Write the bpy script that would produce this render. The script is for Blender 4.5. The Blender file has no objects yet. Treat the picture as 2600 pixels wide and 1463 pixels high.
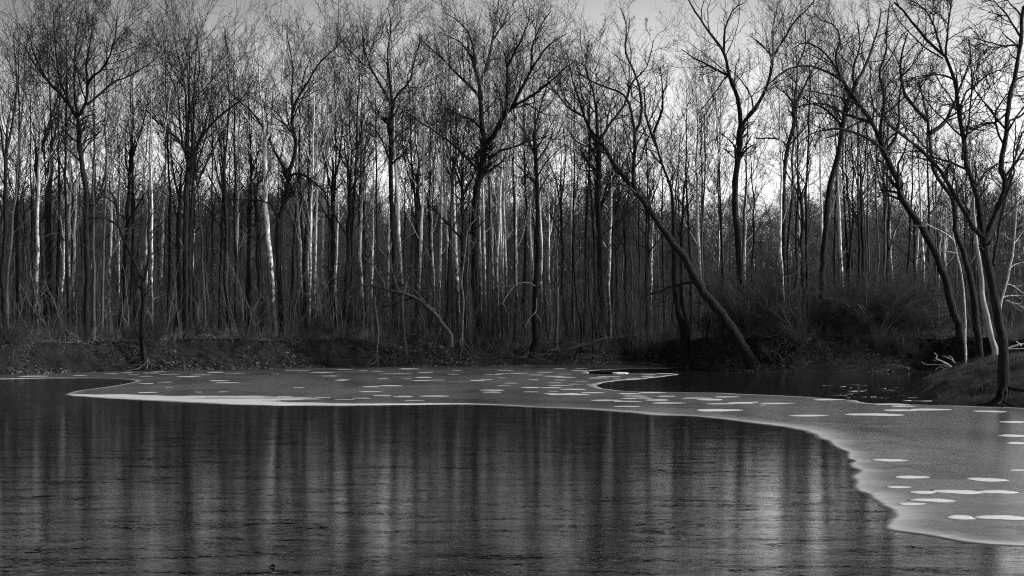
import bpy, math, random
import numpy as np
from mathutils import Vector, geometry

# ------------------------------------------------------------------ camera, world, sun
SC = bpy.context.scene
F, CAMH, HORY = 4200.0, 3.3, 828.0            # focal length in photo pixels (2600 wide), eye height, horizon row
PITCH = math.atan((HORY - 731.5) / F)
cam_d = bpy.data.cameras.new('camera'); cam = bpy.data.objects.new('camera', cam_d)
SC.collection.objects.link(cam); SC.camera = cam
cam_d.sensor_width = 36.0; cam_d.lens = 36.0 * F / 2600.0
cam_d.clip_start = 0.5; cam_d.clip_end = 6000
cam.location = (0, 0, CAMH); cam.rotation_euler = (math.pi / 2 + PITCH, 0, 0)

SUN_EL, SUN_AZ = math.radians(29), math.radians(94)     # azimuth clockwise from the view direction
world = bpy.data.worlds.new('World'); SC.world = world; world.use_nodes = True
nt = world.node_tree; nt.nodes.clear()
sky = nt.nodes.new('ShaderNodeTexSky'); sky.sky_type = 'NISHITA'; sky.sun_disc = False
sky.sun_elevation = SUN_EL; sky.sun_rotation = SUN_AZ
sky.air_density = 1.0; sky.dust_density = 1.2; sky.ozone_density = 1.0
sep = nt.nodes.new('ShaderNodeSeparateColor')           # black and white film behind a red filter
powr = nt.nodes.new('ShaderNodeMath'); powr.operation = 'POWER'; powr.inputs[1].default_value = 1.2
bg = nt.nodes.new('ShaderNodeBackground'); bg.inputs['Strength'].default_value = 0.10
wo = nt.nodes.new('ShaderNodeOutputWorld')
nt.links.new(sky.outputs[0], sep.inputs[0]); nt.links.new(sep.outputs[0], powr.inputs[0])
flt = nt.nodes.new('ShaderNodeMath'); flt.operation = 'MULTIPLY'; flt.inputs[1].default_value = 3.7
nt.links.new(powr.outputs[0], flt.inputs[0])
# the clear winter sky: bright low down, deep overhead and away from the sun
tcw = nt.nodes.new('ShaderNodeTexCoord'); sxyz = nt.nodes.new('ShaderNodeSeparateXYZ'); nt.links.new(tcw.outputs['Generated'], sxyz.inputs[0])
rz = nt.nodes.new('ShaderNodeValToRGB'); nt.links.new(sxyz.outputs['Z'], rz.inputs[0])
ez = rz.color_ramp.elements; ez[0].position = 0.075; ez[0].color = (1, 1, 1, 1); ez[1].position = 1.0; ez[1].color = (.16, .16, .16, 1)
for p_, v_ in ((0.13, 0.80), (0.20, 0.50), (0.35, 0.26)):
    e_ = ez.new(p_); e_.color = (v_, v_, v_, 1)
rx = nt.nodes.new('ShaderNodeMapRange'); rx.inputs['From Min'].default_value = -0.30; rx.inputs['From Max'].default_value = 0.02
rx.inputs['To Min'].default_value = 0.0; rx.inputs['To Max'].default_value = 1.0; nt.links.new(sxyz.outputs['X'], rx.inputs['Value'])
zz = nt.nodes.new('ShaderNodeMapRange'); zz.inputs['From Min'].default_value = 0.08; zz.inputs['From Max'].default_value = 0.19
zz.inputs['To Min'].default_value = 1.0; zz.inputs['To Max'].default_value = 0.45; nt.links.new(sxyz.outputs['Z'], zz.inputs['Value'])
mxx = nt.nodes.new('ShaderNodeMix'); nt.links.new(rx.outputs[0], mxx.inputs[0]); nt.links.new(zz.outputs[0], mxx.inputs[2]); mxx.inputs[3].default_value = 1.0
m1 = nt.nodes.new('ShaderNodeMath'); m1.operation = 'MULTIPLY'; nt.links.new(flt.outputs[0], m1.inputs[0]); nt.links.new(rz.outputs[0], m1.inputs[1])
m2 = nt.nodes.new('ShaderNodeMath'); m2.operation = 'MULTIPLY'; nt.links.new(m1.outputs[0], m2.inputs[0]); nt.links.new(mxx.outputs[0], m2.inputs[1])
nt.links.new(m2.outputs[0], bg.inputs['Color']); nt.links.new(bg.outputs[0], wo.inputs[0])

sun_d = bpy.data.lights.new('sun', 'SUN'); sun_d.energy = 4.5; sun_d.angle = math.radians(0.5); sun_d.color = (1, 1, 1)
sun = bpy.data.objects.new('sun', sun_d); SC.collection.objects.link(sun)
SV = Vector((math.cos(SUN_EL) * math.sin(SUN_AZ), math.cos(SUN_EL) * math.cos(SUN_AZ), math.sin(SUN_EL)))
sun.rotation_euler = SV.to_track_quat('Z', 'Y').to_euler()
SC.view_settings.view_transform = 'Standard'; SC.view_settings.look = 'None'
SC.view_settings.exposure = 0.0; SC.view_settings.gamma = 1.0
SC.cycles.use_denoising = True; SC.cycles.denoising_prefilter = 'NONE'; SC.cycles.denoising_input_passes = 'RGB_ALBEDO_NORMAL'; SC.cycles.filter_width = 1.15
SC.cycles.max_bounces = 4; SC.cycles.diffuse_bounces = 2; SC.cycles.glossy_bounces = 2
SC.cycles.transmission_bounces = 0; SC.cycles.caustics_reflective = False; SC.cycles.caustics_refractive = False

COL = SC.collection
rng = np.random.default_rng(11); random.seed(11)

# ------------------------------------------------------------------ pixel <-> place
CP, SP = math.cos(PITCH), math.sin(PITCH)
def ray(x, y):
    u = (x - 1300.0) / F; v = (731.5 - y) / F
    return u, CP - SP * v, SP + CP * v
def at(x, y, D):                                # the point D metres away seen at photo pixel x, y
    a, b, c = ray(x, y); k = D / b
    return np.array([a * k, D, CAMH + c * k])
def ground(x, y, z=0.0):
    a, b, c = ray(x, y); k = (z - CAMH) / c
    return np.array([a * k, b * k, z])

# ------------------------------------------------------------------ helpers
def tag(o, label=None, cat=None, group=None, kind=None):
    if label: o['label'] = label
    if cat: o['category'] = cat
    if group: o['group'] = group
    if kind: o['kind'] = kind
    return o
def empty(name, loc, label, cat, group=None):
    o = bpy.data.objects.new(name, None); COL.objects.link(o); o.location = loc; o.empty_display_size = 0.3
    return tag(o, label, cat, group)
def mesh_np(name, V, Fq, mat, smooth=True, attrs=None):
    """V (n,3); Fq (m,3|4) or list of such arrays"""
    me = bpy.data.meshes.new(name)
    if not isinstance(Fq, list): Fq = [Fq]
    Fq = [f for f in Fq if len(f)]
    nl = sum(f.size for f in Fq); nf = sum(len(f) for f in Fq)
    me.vertices.add(len(V)); me.vertices.foreach_set('co', np.asarray(V, np.float32).ravel())
    me.loops.add(nl); me.loops.foreach_set('vertex_index', np.concatenate([f.ravel() for f in Fq]).astype(np.int32))
    st = []; c = 0
    for f in Fq:
        st.append(c + np.arange(len(f)) * f.shape[1]); c += f.size
    me.polygons.add(nf); me.polygons.foreach_set('loop_start', np.concatenate(st).astype(np.int32))
    if smooth: me.polygons.foreach_set('use_smooth', np.ones(nf, bool))
    if attrs:
        for k, a in attrs.items():
            at_ = me.attributes.new(k, 'FLOAT', 'POINT'); at_.data.foreach_set('value', np.asarray(a, np.float32))
    me.update(calc_edges=True)
    if mat: me.materials.append(mat)
    return me
def obj(name, me, parent=None, loc=(0, 0, 0)):
    o = bpy.data.objects.new(name, me); COL.objects.link(o); o.location = loc
    if parent: o.parent = parent
    return o
def nrm(a): return a / np.maximum(np.linalg.norm(a, axis=-1, keepdims=True), 1e-9)

def vnoise(x, y, s, seed=0):
    x = np.asarray(x, float) / s; y = np.asarray(y, float) / s
    xi = np.floor(x).astype(np.int64); yi = np.floor(y).astype(np.int64); fx = x - xi; fy = y - yi
    fx = fx * fx * (3 - 2 * fx); fy = fy * fy * (3 - 2 * fy)
    def h(a, b):
        n = (a * 374761393 + b * 668265263 + seed * 1442695041) & 0x7fffffff
        n = ((n ^ (n >> 13)) * 1274126177) & 0x7fffffff
        return ((n ^ (n >> 16)) & 0xffff) / 65535.0 * 2 - 1
    return (h(xi, yi) * (1 - fx) + h(xi + 1, yi) * fx) * (1 - fy) + (h(xi, yi + 1) * (1 - fx) + h(xi + 1, yi + 1) * fx) * fy

# ------------------------------------------------------------------ materials (all grey: a black and white picture)
def mat_new(name):
    m = bpy.data.materials.new(name); m.use_nodes = True; n = m.node_tree
    b = n.nodes['Principled BSDF']; return m, n, b
def N(n, t, **kw):
    o = n.nodes.new(t)
    for k, v in kw.items():
        if k in o.inputs: o.inputs[k].default_value = v
        else: setattr(o, k, v)
    return o
def ramp(n, src, stops):
    r = n.nodes.new('ShaderNodeValToRGB'); n.links.new(src, r.inputs[0])
    e = r.color_ramp.elements
    while len(e) < len(stops): e.new(0.5)
    for i, (p, v) in enumerate(stops): e[i].position = p; e[i].color = (v, v, v, 1)
    return r
def pos_scaled(n, sc):
    g = n.nodes.new('ShaderNodeNewGeometry'); mp = n.nodes.new('ShaderNodeMapping'); mp.inputs['Scale'].default_value = sc
    n.links.new(g.outputs['Position'], mp.inputs[0]); return mp.outputs[0]
def simple(name, lo, hi, scale=3.0, rough=0.8, bump=0.0, spec=0.3, stretch=(1, 1, 1), coord='pos'):
    m, n, b = mat_new(name)
    if coord == 'pos': v = pos_scaled(n, stretch)
    else:
        tc = n.nodes.new('ShaderNodeTexCoord'); mp = n.nodes.new('ShaderNodeMapping'); mp.inputs['Scale'].default_value = stretch
        n.links.new(tc.outputs['Object'], mp.inputs[0]); v = mp.outputs[0]
    ns = N(n, 'ShaderNodeTexNoise', Scale=scale, Detail=5.0, Roughness=0.6); n.links.new(v, ns.inputs['Vector'])
    r = ramp(n, ns.outputs[0], [(0.35, lo), (0.65, hi)]); n.links.new(r.outputs[0], b.inputs['Base Color'])
    b.inputs['Roughness'].default_value = rough; b.inputs['Specular IOR Level'].default_value = spec
    if bump:
        bp = N(n, 'ShaderNodeBump', Strength=1.0, Distance=bump); n.links.new(ns.outputs[0], bp.inputs['Height'])
        n.links.new(bp.outputs[0], b.inputs['Normal'])
    return m
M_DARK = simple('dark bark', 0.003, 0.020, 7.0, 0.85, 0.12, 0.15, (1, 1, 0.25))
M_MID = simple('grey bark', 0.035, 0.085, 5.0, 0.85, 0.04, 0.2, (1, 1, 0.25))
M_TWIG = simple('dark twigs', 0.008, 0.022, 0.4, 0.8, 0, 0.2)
M_PTWIG = simple('grey twigs', 0.08, 0.19, 0.4, 0.7, 0, 0.3)
M_ROOT = simple('bleached root wood', 0.05, 0.16, 6.0, 0.8, 0.02, 0.2)
M_WOOD = simple('white driftwood', 0.22, 0.60, 6.0, 0.8, 0.02, 0.2)
def sycamore():
    m, n, b = mat_new('white mottled bark')
    v = pos_scaled(n, (1, 1, 0.42))
    ns = N(n, 'ShaderNodeTexNoise', Scale=5.5, Detail=4.0, Roughness=0.62); n.links.new(v, ns.inputs['Vector'])
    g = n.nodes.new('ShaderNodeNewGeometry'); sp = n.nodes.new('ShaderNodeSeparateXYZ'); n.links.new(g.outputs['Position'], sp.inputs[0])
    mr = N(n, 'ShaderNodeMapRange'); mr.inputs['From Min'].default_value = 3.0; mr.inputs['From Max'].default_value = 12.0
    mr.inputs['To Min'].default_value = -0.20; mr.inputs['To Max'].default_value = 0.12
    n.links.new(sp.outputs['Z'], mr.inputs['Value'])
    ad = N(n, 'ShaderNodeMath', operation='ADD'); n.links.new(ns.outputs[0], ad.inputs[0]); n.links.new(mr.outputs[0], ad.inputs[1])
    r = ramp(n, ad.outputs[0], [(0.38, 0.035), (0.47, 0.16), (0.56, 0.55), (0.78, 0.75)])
    n.links.new(r.outputs[0], b.inputs['Base Color']); b.inputs['Roughness'].default_value = 0.7
    b.inputs['Specular IOR Level'].default_value = 0.3
    return m
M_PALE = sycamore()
M_SOIL = simple('dark river bank soil', 0.003, 0.014, 1.3, 0.9, 0.15, 0.15)
M_LEAF = simple('dead leaves', 0.015, 0.30, 9.0, 0.5, 0, 0.5)
M_GRASS = simple('dry grass', 0.03, 0.13, 1.5, 0.7, 0, 0.3)
M_TURF = simple('mossy turf', 0.012, 0.06, 1.2, 0.9, 0.08, 0.2)
M_FROST = simple('white frost', 0.74, 0.88, 9.0, 0.9, 0.003, 0.2)

def water_mat():
    m, n, b = mat_new('black river ice and water')
    b.inputs['Base Color'].default_value = (0.006, 0.006, 0.006, 1)
    b.inputs['IOR'].default_value = 1.33
    v = pos_scaled(n, (0.8, 1.0, 1))
    n1 = N(n, 'ShaderNodeTexNoise', Scale=0.9, Detail=4.0, Roughness=0.62, Distortion=0.8); n.links.new(v, n1.inputs['Vector'])
    v2 = pos_scaled(n, (0.7, 1.3, 1))
    n2 = N(n, 'ShaderNodeTexNoise', Scale=4.5, Detail=6.0, Roughness=0.68, Distortion=2.2); n.links.new(v2, n2.inputs['Vector'])
    v5 = pos_scaled(n, (0.33, 1.0, 1))
    n5 = N(n, 'ShaderNodeTexNoise', Scale=1.15, Detail=5.0, Roughness=0.7, Distortion=1.2); n.links.new(v5, n5.inputs['Vector'])
    av = N(n, 'ShaderNodeMath', operation='ADD'); n.links.new(n2.outputs[0], av.inputs[0]); n.links.new(n5.outputs[0], av.inputs[1])
    hf = N(n, 'ShaderNodeMath', operation='MULTIPLY'); n.links.new(av.outputs[0], hf.inputs[0]); hf.inputs[1].default_value = 0.5
    ad = N(n, 'ShaderNodeMath', operation='MULTIPLY_ADD'); n.links.new(n2.outputs[0], ad.inputs[0]); ad.inputs[1].default_value = 0.35
    n.links.new(n1.outputs[0], ad.inputs[2])
    bp = N(n, 'ShaderNodeBump', Strength=1.0, Distance=0.0034); n.links.new(ad.outputs[0], bp.inputs['Height'])
    n.links.new(bp.outputs[0], b.inputs['Normal'])
    # clouded and clear patches of the ice skin, with frost needles frozen in
    r0 = ramp(n, hf.outputs[0], [(0.42, 0.0003), (0.50, 0.003), (0.60, 0.018)])
    rs = ramp(n, hf.outputs[0], [(0.43, 0.0), (0.50, 0.10), (0.58, 0.38)]); n.links.new(rs.outputs[0], b.inputs['Specular IOR Level'])
    v3 = pos_scaled(n, (1.0, 3.6, 1))
    n3 = N(n, 'ShaderNodeTexNoise', Scale=4.0, Detail=5.0, Roughness=0.75, Distortion=2.5); n.links.new(v3, n3.inputs['Vector'])
    r = ramp(n, n3.outputs[0], [(0.58, 0.0), (0.67, 0.36)])
    mx = N(n, 'ShaderNodeMixRGB', blend_type='ADD'); mx.inputs[0].default_value = 1; n.links.new(r0.outputs[0], mx.inputs[1]); n.links.new(r.outputs[0], mx.inputs[2])
    n.links.new(mx.outputs[0], b.inputs['Base Color'])
    r2 = ramp(n, n1.outputs[0], [(0.4, 0.02), (0.65, 0.09)]); n.links.new(r2.outputs[0], b.inputs['Roughness'])
    return m
M_WATER = water_mat()
def ice_mat(rim):
    m, n, b = mat_new('frosted rim ice' if rim else 'grey ice')
    v = pos_scaled(n, (0.16, 0.07, 1))
    n1 = N(n, 'ShaderNodeTexNoise', Scale=1.0, Detail=6.0, Roughness=0.6, Distortion=1.0); n.links.new(v, n1.inputs['Vector'])
    r1 = ramp(n, n1.outputs[0], [(0.32, 0.045), (0.68, 0.135)])
    v2 = pos_scaled(n, (1, 1, 1))
    n2 = N(n, 'ShaderNodeTexNoise', Scale=26.0, Detail=3.0, Roughness=0.8); n.links.new(v2, n2.inputs['Vector'])
    r2 = ramp(n, n2.outputs[0], [(0.3, 0.88), (0.7, 1.12)])
    mu = N(n, 'ShaderNodeMixRGB', blend_type='MULTIPLY'); mu.inputs[0].default_value = 1
    n.links.new(r1.outputs[0], mu.inputs[1]); n.links.new(r2.outputs[0], mu.inputs[2])
    out = mu.outputs[0]
    b.inputs['Roughness'].default_value = 0.24; b.inputs['IOR'].default_value = 1.31; b.inputs['Specular IOR Level'].default_value = 0.4
    if rim:
        a = n.nodes.new('ShaderNodeAttribute'); a.attribute_name = 'frost'
        v4 = pos_scaled(n, (1, 1, 1))
        n3 = N(n, 'ShaderNodeTexNoise', Scale=1.6, Detail=5.0, Roughness=0.65, Distortion=0.8); n.links.new(v4, n3.inputs['Vector'])
        ad = N(n, 'ShaderNodeMath', operation='MULTIPLY_ADD'); ad.inputs[1].default_value = 0.9; n.links.new(n3.outputs[0], ad.inputs[0])
        sb = N(n, 'ShaderNodeMath', operation='SUBTRACT'); n.links.new(a.outputs['Fac'], sb.inputs[0]); sb.inputs[1].default_value = 0.45
        n.links.new(sb.outputs[0], ad.inputs[2])
        ac = N(n, 'ShaderNodeMath', operation='MAXIMUM'); n.links.new(ad.outputs[0], ac.inputs[0]); ac.inputs[1].default_value = 0
        ml = N(n, 'ShaderNodeMath', operation='MULTIPLY', use_clamp=True); n.links.new(ac.outputs[0], ml.inputs[0]); n.links.new(a.outputs['Fac'], ml.inputs[1])
        mx = N(n, 'ShaderNodeMixRGB'); n.links.new(ml.outputs[0], mx.inputs[0]); n.links.new(out, mx.inputs[1]); mx.inputs[2].default_value = (0.85, 0.85, 0.85, 1)
        out = mx.outputs[0]
    if rim:                                     # wet dark seams where the sheet froze in stages
        dk = N(n, 'ShaderNodeMapRange'); dk.inputs['From Min'].default_value = -1.0; dk.inputs['From Max'].default_value = 0.0; n.links.new(a.outputs['Fac'], dk.inputs['Value'])
        mm = N(n, 'ShaderNodeMixRGB', blend_type='MULTIPLY'); mm.inputs[0].default_value = 1; n.links.new(out, mm.inputs[1]); n.links.new(dk.outputs[0], mm.inputs[2]); out = mm.outputs[0]
    n.links.new(out, b.inputs['Base Color'])
    bp = N(n, 'ShaderNodeBump', Strength=0.5, Distance=0.0015); n.links.new(n2.outputs[0], bp.inputs['Height']); n.links.new(bp.outputs[0], b.inputs['Normal'])
    return m
M_ICE = ice_mat(False); M_RIM = ice_mat(True); M_PATCH = ice_mat(True)

# ------------------------------------------------------------------ the ground
SH = [(-900, 985), (-300, 966), (0, 953), (330, 943), (850, 934), (1300, 929), (1600, 924), (1700, 929), (1745, 934), (1830, 942), (1950, 945),
      (2130, 945), (2350, 944), (2500, 947), (2700, 952), (3300, 975)]
SHG = np.array([ground(x, y) for x, y in SH])
def shore(x): return np.interp(x, SHG[:, 0], SHG[:, 1]) + 0.35 * vnoise(x, 0 * np.asarray(x, float), 1.7, 3) + 0.8 * vnoise(x, 0 * np.asarray(x, float), 6, 4)
def sm(t): t = np.clip(t, 0, 1); return t * t * (3 - 2 * t)
WXG = [-60, -16, -6, 3, 12, 14, 22, 60]; WVG = [4.2, 4.2, 6.5, 9.5, 10, 5.5, 3.6, 3.2]
def terr(x, y):
    x = np.asarray(x, float); y = np.asarray(y, float)
    d = y - shore(x); w = np.interp(x, WXG, WVG)
    w = w * (1 + 0.25 * vnoise(x, y, 5, 8))
    h = 2.15 + 0.25 * vnoise(x, y * 0.3, 9, 5)
    z = np.where(d < 0, d * 0.35, h * (0.62 * sm(d / w) + 0.38 * sm((d / w) ** 2.2 * 1.2)))
    z = z + np.where(d > 0, np.minimum(d, 3) / 3, 0) * (0.16 * vnoise(x, y, 1.3, 6) + 0.24 * vnoise(x, y, 3.7, 7) + 0.13 * vnoise(x, y, 0.6, 9))
    z = z + 0.004 * np.clip(d - 10, 0, None) + 15 * sm((y - 290) / 190) + 1.5 * sm((y - 290) / 100) * vnoise(x, y, 40, 2)
    return z
xs = np.concatenate([np.arange(-260, -60, 6.0), np.arange(-60, 60, 0.4), np.arange(60, 266, 6.0)])
ts = np.concatenate([[-8, -3], np.arange(-1, 14, 0.3), np.arange(14, 40, 1.5), np.arange(40, 200, 8), np.arange(200, 560, 20)])
X, T = np.meshgrid(xs, ts); Y = T + shore(X); Z = terr(X, Y)
nr, nc = X.shape
idx = np.arange(nr * nc).reshape(nr, nc)
def gridq(idx): return np.stack([idx[:-1, :-1], idx[:-1, 1:], idx[1:, 1:], idx[1:, :-1]], -1).reshape(-1, 4)
tag(obj('forest_floor', mesh_np('forest_floor', np.stack([X, Y, Z], -1).reshape(-1, 3), gridq(idx), M_SOIL)), 'dark leaf strewn river bank and forest floor', kind='structure')

# river: one sheet from behind the camera to the far shore
wv = np.array([[-400, -60, 0], [400, -60, 0], [400, 190, 0], [-400, 190, 0]], float)
tag(obj('river_water', mesh_np('river_water', wv, np.array([[0, 1, 2, 3]]), M_WATER, False)), 'dark river skinned with thin black ice', kind='structure')

# the grassy point of land on the right
MP = [ground(*p)[:2] for p in [(2285, 1000), (2330, 1010), (2400, 1022), (2500, 1031), (2600, 1036), (2800, 1046), (3200, 1060)]]
MP = np.array(MP + [np.array([60, 72.]), np.array([60, 105.]), np.array([36, 98.]), np.array([26.5, 92.]), np.array([21.2, 86.])])
def poly_sd(px, py, P):
    d = np.full(px.shape, 1e9); ins = np.zeros(px.shape, bool)
    for i in range(len(P)):
        a = P[i]; b = P[(i + 1) % len(P)]; e = b - a
        t = np.clip(((px - a[0]) * e[0] + (py - a[1]) * e[1]) / (e @ e), 0, 1)
        d = np.minimum(d, np.hypot(px - a[0] - t * e[0], py - a[1] - t * e[1]))
        c = ((a[1] > py) != (b[1] > py)) & (px < (b[0] - a[0]) * (py - a[1]) / (b[1] - a[1] + 1e-12) + a[0]); ins ^= c
    return np.where(ins, d, -d)
def mound(x, y):
    d = poly_sd(np.asarray(x, float), np.asarray(y, float), MP)
    return np.where(d < 0, d * 0.5, 2.5 * (1 - np.exp(-d / 4.0)) + np.minimum(d, 1) * (0.10 * vnoise(x, y, 0.9, 21) + 0.22 * vnoise(x, y, 2.6, 22)))
mx_, my_ = np.meshgrid(np.arange(16, 60, 0.25), np.arange(60, 106, 0.25))
mz_ = mound(mx_, my_); idm = np.arange(mx_.size).reshape(mx_.shape)
q = gridq(idm); keep = (mz_.ravel()[q] > -0.6).any(1)
tag(obj('grassy_bank', mesh_np('grassy_bank', np.stack([mx_, my_, mz_], -1).reshape(-1, 3), q[keep], M_TURF)), 'low grassy point of land reaching into the river', kind='structure')
def gz(x, y):
    return float(max(terr(x, y), mound(np.array([x]), np.array([y]))[0]))

# ------------------------------------------------------------------ the ice sheet
def catmull(P, step):
    P = np.asarray(P, float); out = []
    for i in range(len(P) - 1):
        p0 = P[max(i - 1, 0)]; p1 = P[i]; p2 = P[i + 1]; p3 = P[min(i + 2, len(P) - 1)]
        n = max(2, int(np.linalg.norm(p2 - p1) / step))
        t = np.linspace(0, 1, n, endpoint=False)[:, None]
        c = 0.5 * ((2 * p1) + (-p0 + p2) * t + (2 * p0 - 5 * p1 + 4 * p2 - p3) * t ** 2 + (-p0 + 3 * p1 - 3 * p2 + p3) * t ** 3)
        lo = np.minimum(p1, p2) - 0.3 * np.abs(p2 - p1); hi = np.maximum(p1, p2) + 0.3 * np.abs(p2 - p1)
        out.append(np.clip(c, lo, hi))
    out.append(P[-1:]); return np.concatenate(out)
NEAR = [(166, 1003), (250, 1010), (360, 1016), (480, 1022), (600, 1027), (800, 1029.5), (1000, 1028), (1150, 1026.5), (1250, 1028.5), (1340, 1034), (1430, 1037),
        (1540, 1043), (1650, 1054), (1740, 1056), (1850, 1067), (1960, 1080), (2040, 1096), (2085, 1112), (2120, 1136), (2158, 1162), (2170, 1195), (2172, 1235),
        (2195, 1260), (2238, 1277), (2250, 1296), (2244, 1322), (2262, 1344), (2300, 1353), (2360, 1364), (2450, 1376), (2600, 1385), (2900, 1396)]
BACK = [(3000, 1062), (2600, 1037), (2500, 1034), (2400, 1030), (2223, 1026), (2158, 1017), (2006, 1007), (1870, 1001), (1805, 998), (1673, 996), (1570, 992), (1515, 984), (1520, 974),
        (1552, 968), (1613, 963), (1683, 956), (1719, 950), (1653, 948), (1560, 949), (1497, 949), (1489, 943), (1560, 938), (1640, 936), (1700, 935.5)]
FAR = [(1760, 931), (1600, 918), (1300, 921), (850, 926), (330, 934), (0, 943), (-300, 955)]
LEFT = [(-500, 975), (-200, 966), (0, 962.5), (136, 960), (270, 961), (343, 967), (303, 978), (242, 987), (190, 994), (166, 1003)]
def G2(L): return np.array([ground(*p)[:2] for p in L])
near = catmull(G2(NEAR), 0.35); back = catmull(G2(BACK), 0.35); left = catmull(G2(LEFT), 0.5)
def jit(P, amp, s, seed):
    t = np.zeros_like(P); t[1:-1] = P[2:] - P[:-2]; t = nrm(t); nn = np.stack([t[:, 1], -t[:, 0]], -1)
    k = amp * vnoise(P[:, 0], P[:, 1], s, seed); k[0] = k[-1] = 0
    return P + nn * k[:, None]
near = jit(near, 0.16, 0.9, 31); back = jit(back, 0.2, 1.5, 32)
outl = np.concatenate([near, back, G2(FAR), left[:-1]])
pxn = 1300 + near[:, 0] / near[:, 1] * F
NX = [166, 200, 300, 400, 470, 520, 600, 700, 900, 1200, 1400, 1560, 1640, 1740, 1850, 1960, 2060]
NW = [0.2, 2.5, 5.0, 7.6, 9.5, 8.0, 4.2, 2.2, 1.4, 1.2, 0.8, 1.6, 2.6, 0.9, 0.9, 1.6, 1.5]
w_n = np.interp(pxn, NX, NW); turn = near[:, 1] < ground(2060, 1102)[1]
w_n = np.where(turn, np.interp(near[:, 1], [20, 24, 28, 33, 38, 44, 52], [0.8, 0.8, 0.9, 1.1, 0.9, 1.0, 1.5]), w_n)
w_n = w_n * (1 + 0.35 * vnoise(near[:, 0], near[:, 1], 3.0, 41))
def inw(P, sgn):
    t = np.zeros_like(P); t[1:-1] = P[2:] - P[:-2]; t[0] = P[1] - P[0]; t[-1] = P[-1] - P[-2]; t = nrm(t)
    for _ in range(8): t[1:-1] = nrm(t[:-2] + 2 * t[1:-1] + t[2:])
    return np.stack([-t[:, 1], t[:, 0]], -1) * sgn
RIMS = [(near, w_n, 1), (back, 0.45 * (1 + 0.6 * vnoise(back[:, 0], back[:, 1], 4, 43)), 1), (left[2:-1], 0.5 + 0 * left[2:-1, 0], 1)]
inner = []
wide = np.where((pxn > 1500) | turn, 1.0, 0.0) * (2.3 + 1.5 * vnoise(near[:, 0], near[:, 1], 2.6, 47) + 0.4 * vnoise(near[:, 0], near[:, 1], 0.9, 48)) * np.interp(near[:, 1], [20, 30, 50, 65], [.9, 1, 1.3, 1.6])
nnw = inw(near, 1)
for f_ in (0.0, 0.09, 0.2, 0.4): inner.append((near + nnw * (wide + f_)[:, None])[wide > 0.8])
for P_, W_, sg in RIMS:
    nn = inw(P_, sg)
    for f_ in (0.12, 0.3, 0.5, 0.75, 1.0, 1.35): inner.append((P_ + nn * (W_ * f_)[:, None])[::(1 if f_ < 0.6 else 2)])
gx, gy = np.meshgrid(np.arange(-45, 45, 1.3), np.arange(18, 150, 1.6)); gx = gx + 0.5 * (np.arange(gy.shape[0]) % 2)[:, None]
inner.append(np.column_stack([gx.ravel(), gy.ravel()])); inner = np.concatenate(inner)
sd_ = poly_sd(inner[:, 0], inner[:, 1], outl); inner = inner[sd_ > 0.03]
allp = np.concatenate([outl, inner]); n_ = len(outl)
vo, eo, fo, _a, _b, _c = geometry.delaunay_2d_cdt([Vector(p) for p in allp], [(i, (i + 1) % n_) for i in range(n_)], [], 0, 1e-4)
vo = np.array([tuple(v) for v in vo]); tri = np.array([f for f in fo if len(f) == 3]); cen = vo[tri].mean(1)
tri = tri[poly_sd(cen[:, 0], cen[:, 1], outl) > 0]
ab = vo[tri[:, 1]] - vo[tri[:, 0]]; ac = vo[tri[:, 2]] - vo[tri[:, 0]]; fl = ab[:, 0] * ac[:, 1] - ab[:, 1] * ac[:, 0] < 0; tri[fl] = tri[fl][:, ::-1]
frost = np.zeros(len(vo))
for (P_, W_, sg), gain, ex in zip(RIMS, (1, 0.78, 0.75), (1, 0.5, 0.6)):
    for i0 in range(0, len(vo), 2000):
        dd = np.hypot(vo[i0:i0 + 2000, 0, None] - P_[None, :, 0], vo[i0:i0 + 2000, 1, None] - P_[None, :, 1]); k = dd.argmin(1); d = dd[np.arange(len(k)), k]
        t = np.clip(1 - d / np.maximum(W_[k], .05), 0, 1)
        if P_ is near:
            x_ = 1300 + P_[k, 0] / P_[k, 1] * F; solid = np.clip((1350 - x_) / 500, 0, 1) * (P_[k, 1] > 50)
            v = solid * np.minimum(1, t * 5) * 1.3 + (1 - solid) * t ** 0.9 * 0.85
            q = wide[k]; v = np.where((q > 0.8) & (d < q - .03), np.maximum(v, 0.26), v); seam = np.where(q > 0.8, np.exp(-((d - q - .12) / .13) ** 2), 0) * 0.6
            v = np.where(v < 0.05, v - seam, v)
        else: v = gain * t ** ex
        f0 = frost[i0:i0 + 2000]; frost[i0:i0 + 2000] = np.where(np.abs(v) > np.abs(f0), v, f0)
nv = len(vo); top = np.column_stack([vo, np.full(nv, 0.012)])
ii = np.array([int(np.argmin(np.hypot(*(vo - p).T))) for p in outl]); jj = np.roll(ii, -1); bot = np.column_stack([outl, np.full(n_, -0.02)]); bi = nv + np.arange(n_); bj = np.roll(bi, -1)
ice = obj('river_ice', mesh_np('river_ice', np.concatenate([top, bot]), [tri, np.stack([bi, bj, jj, ii], -1)], M_RIM, False, {'frost': np.concatenate([frost, np.zeros(n_)])}))
tag(ice, 'smooth grey sheet of ice with white rims', kind='structure')

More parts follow.
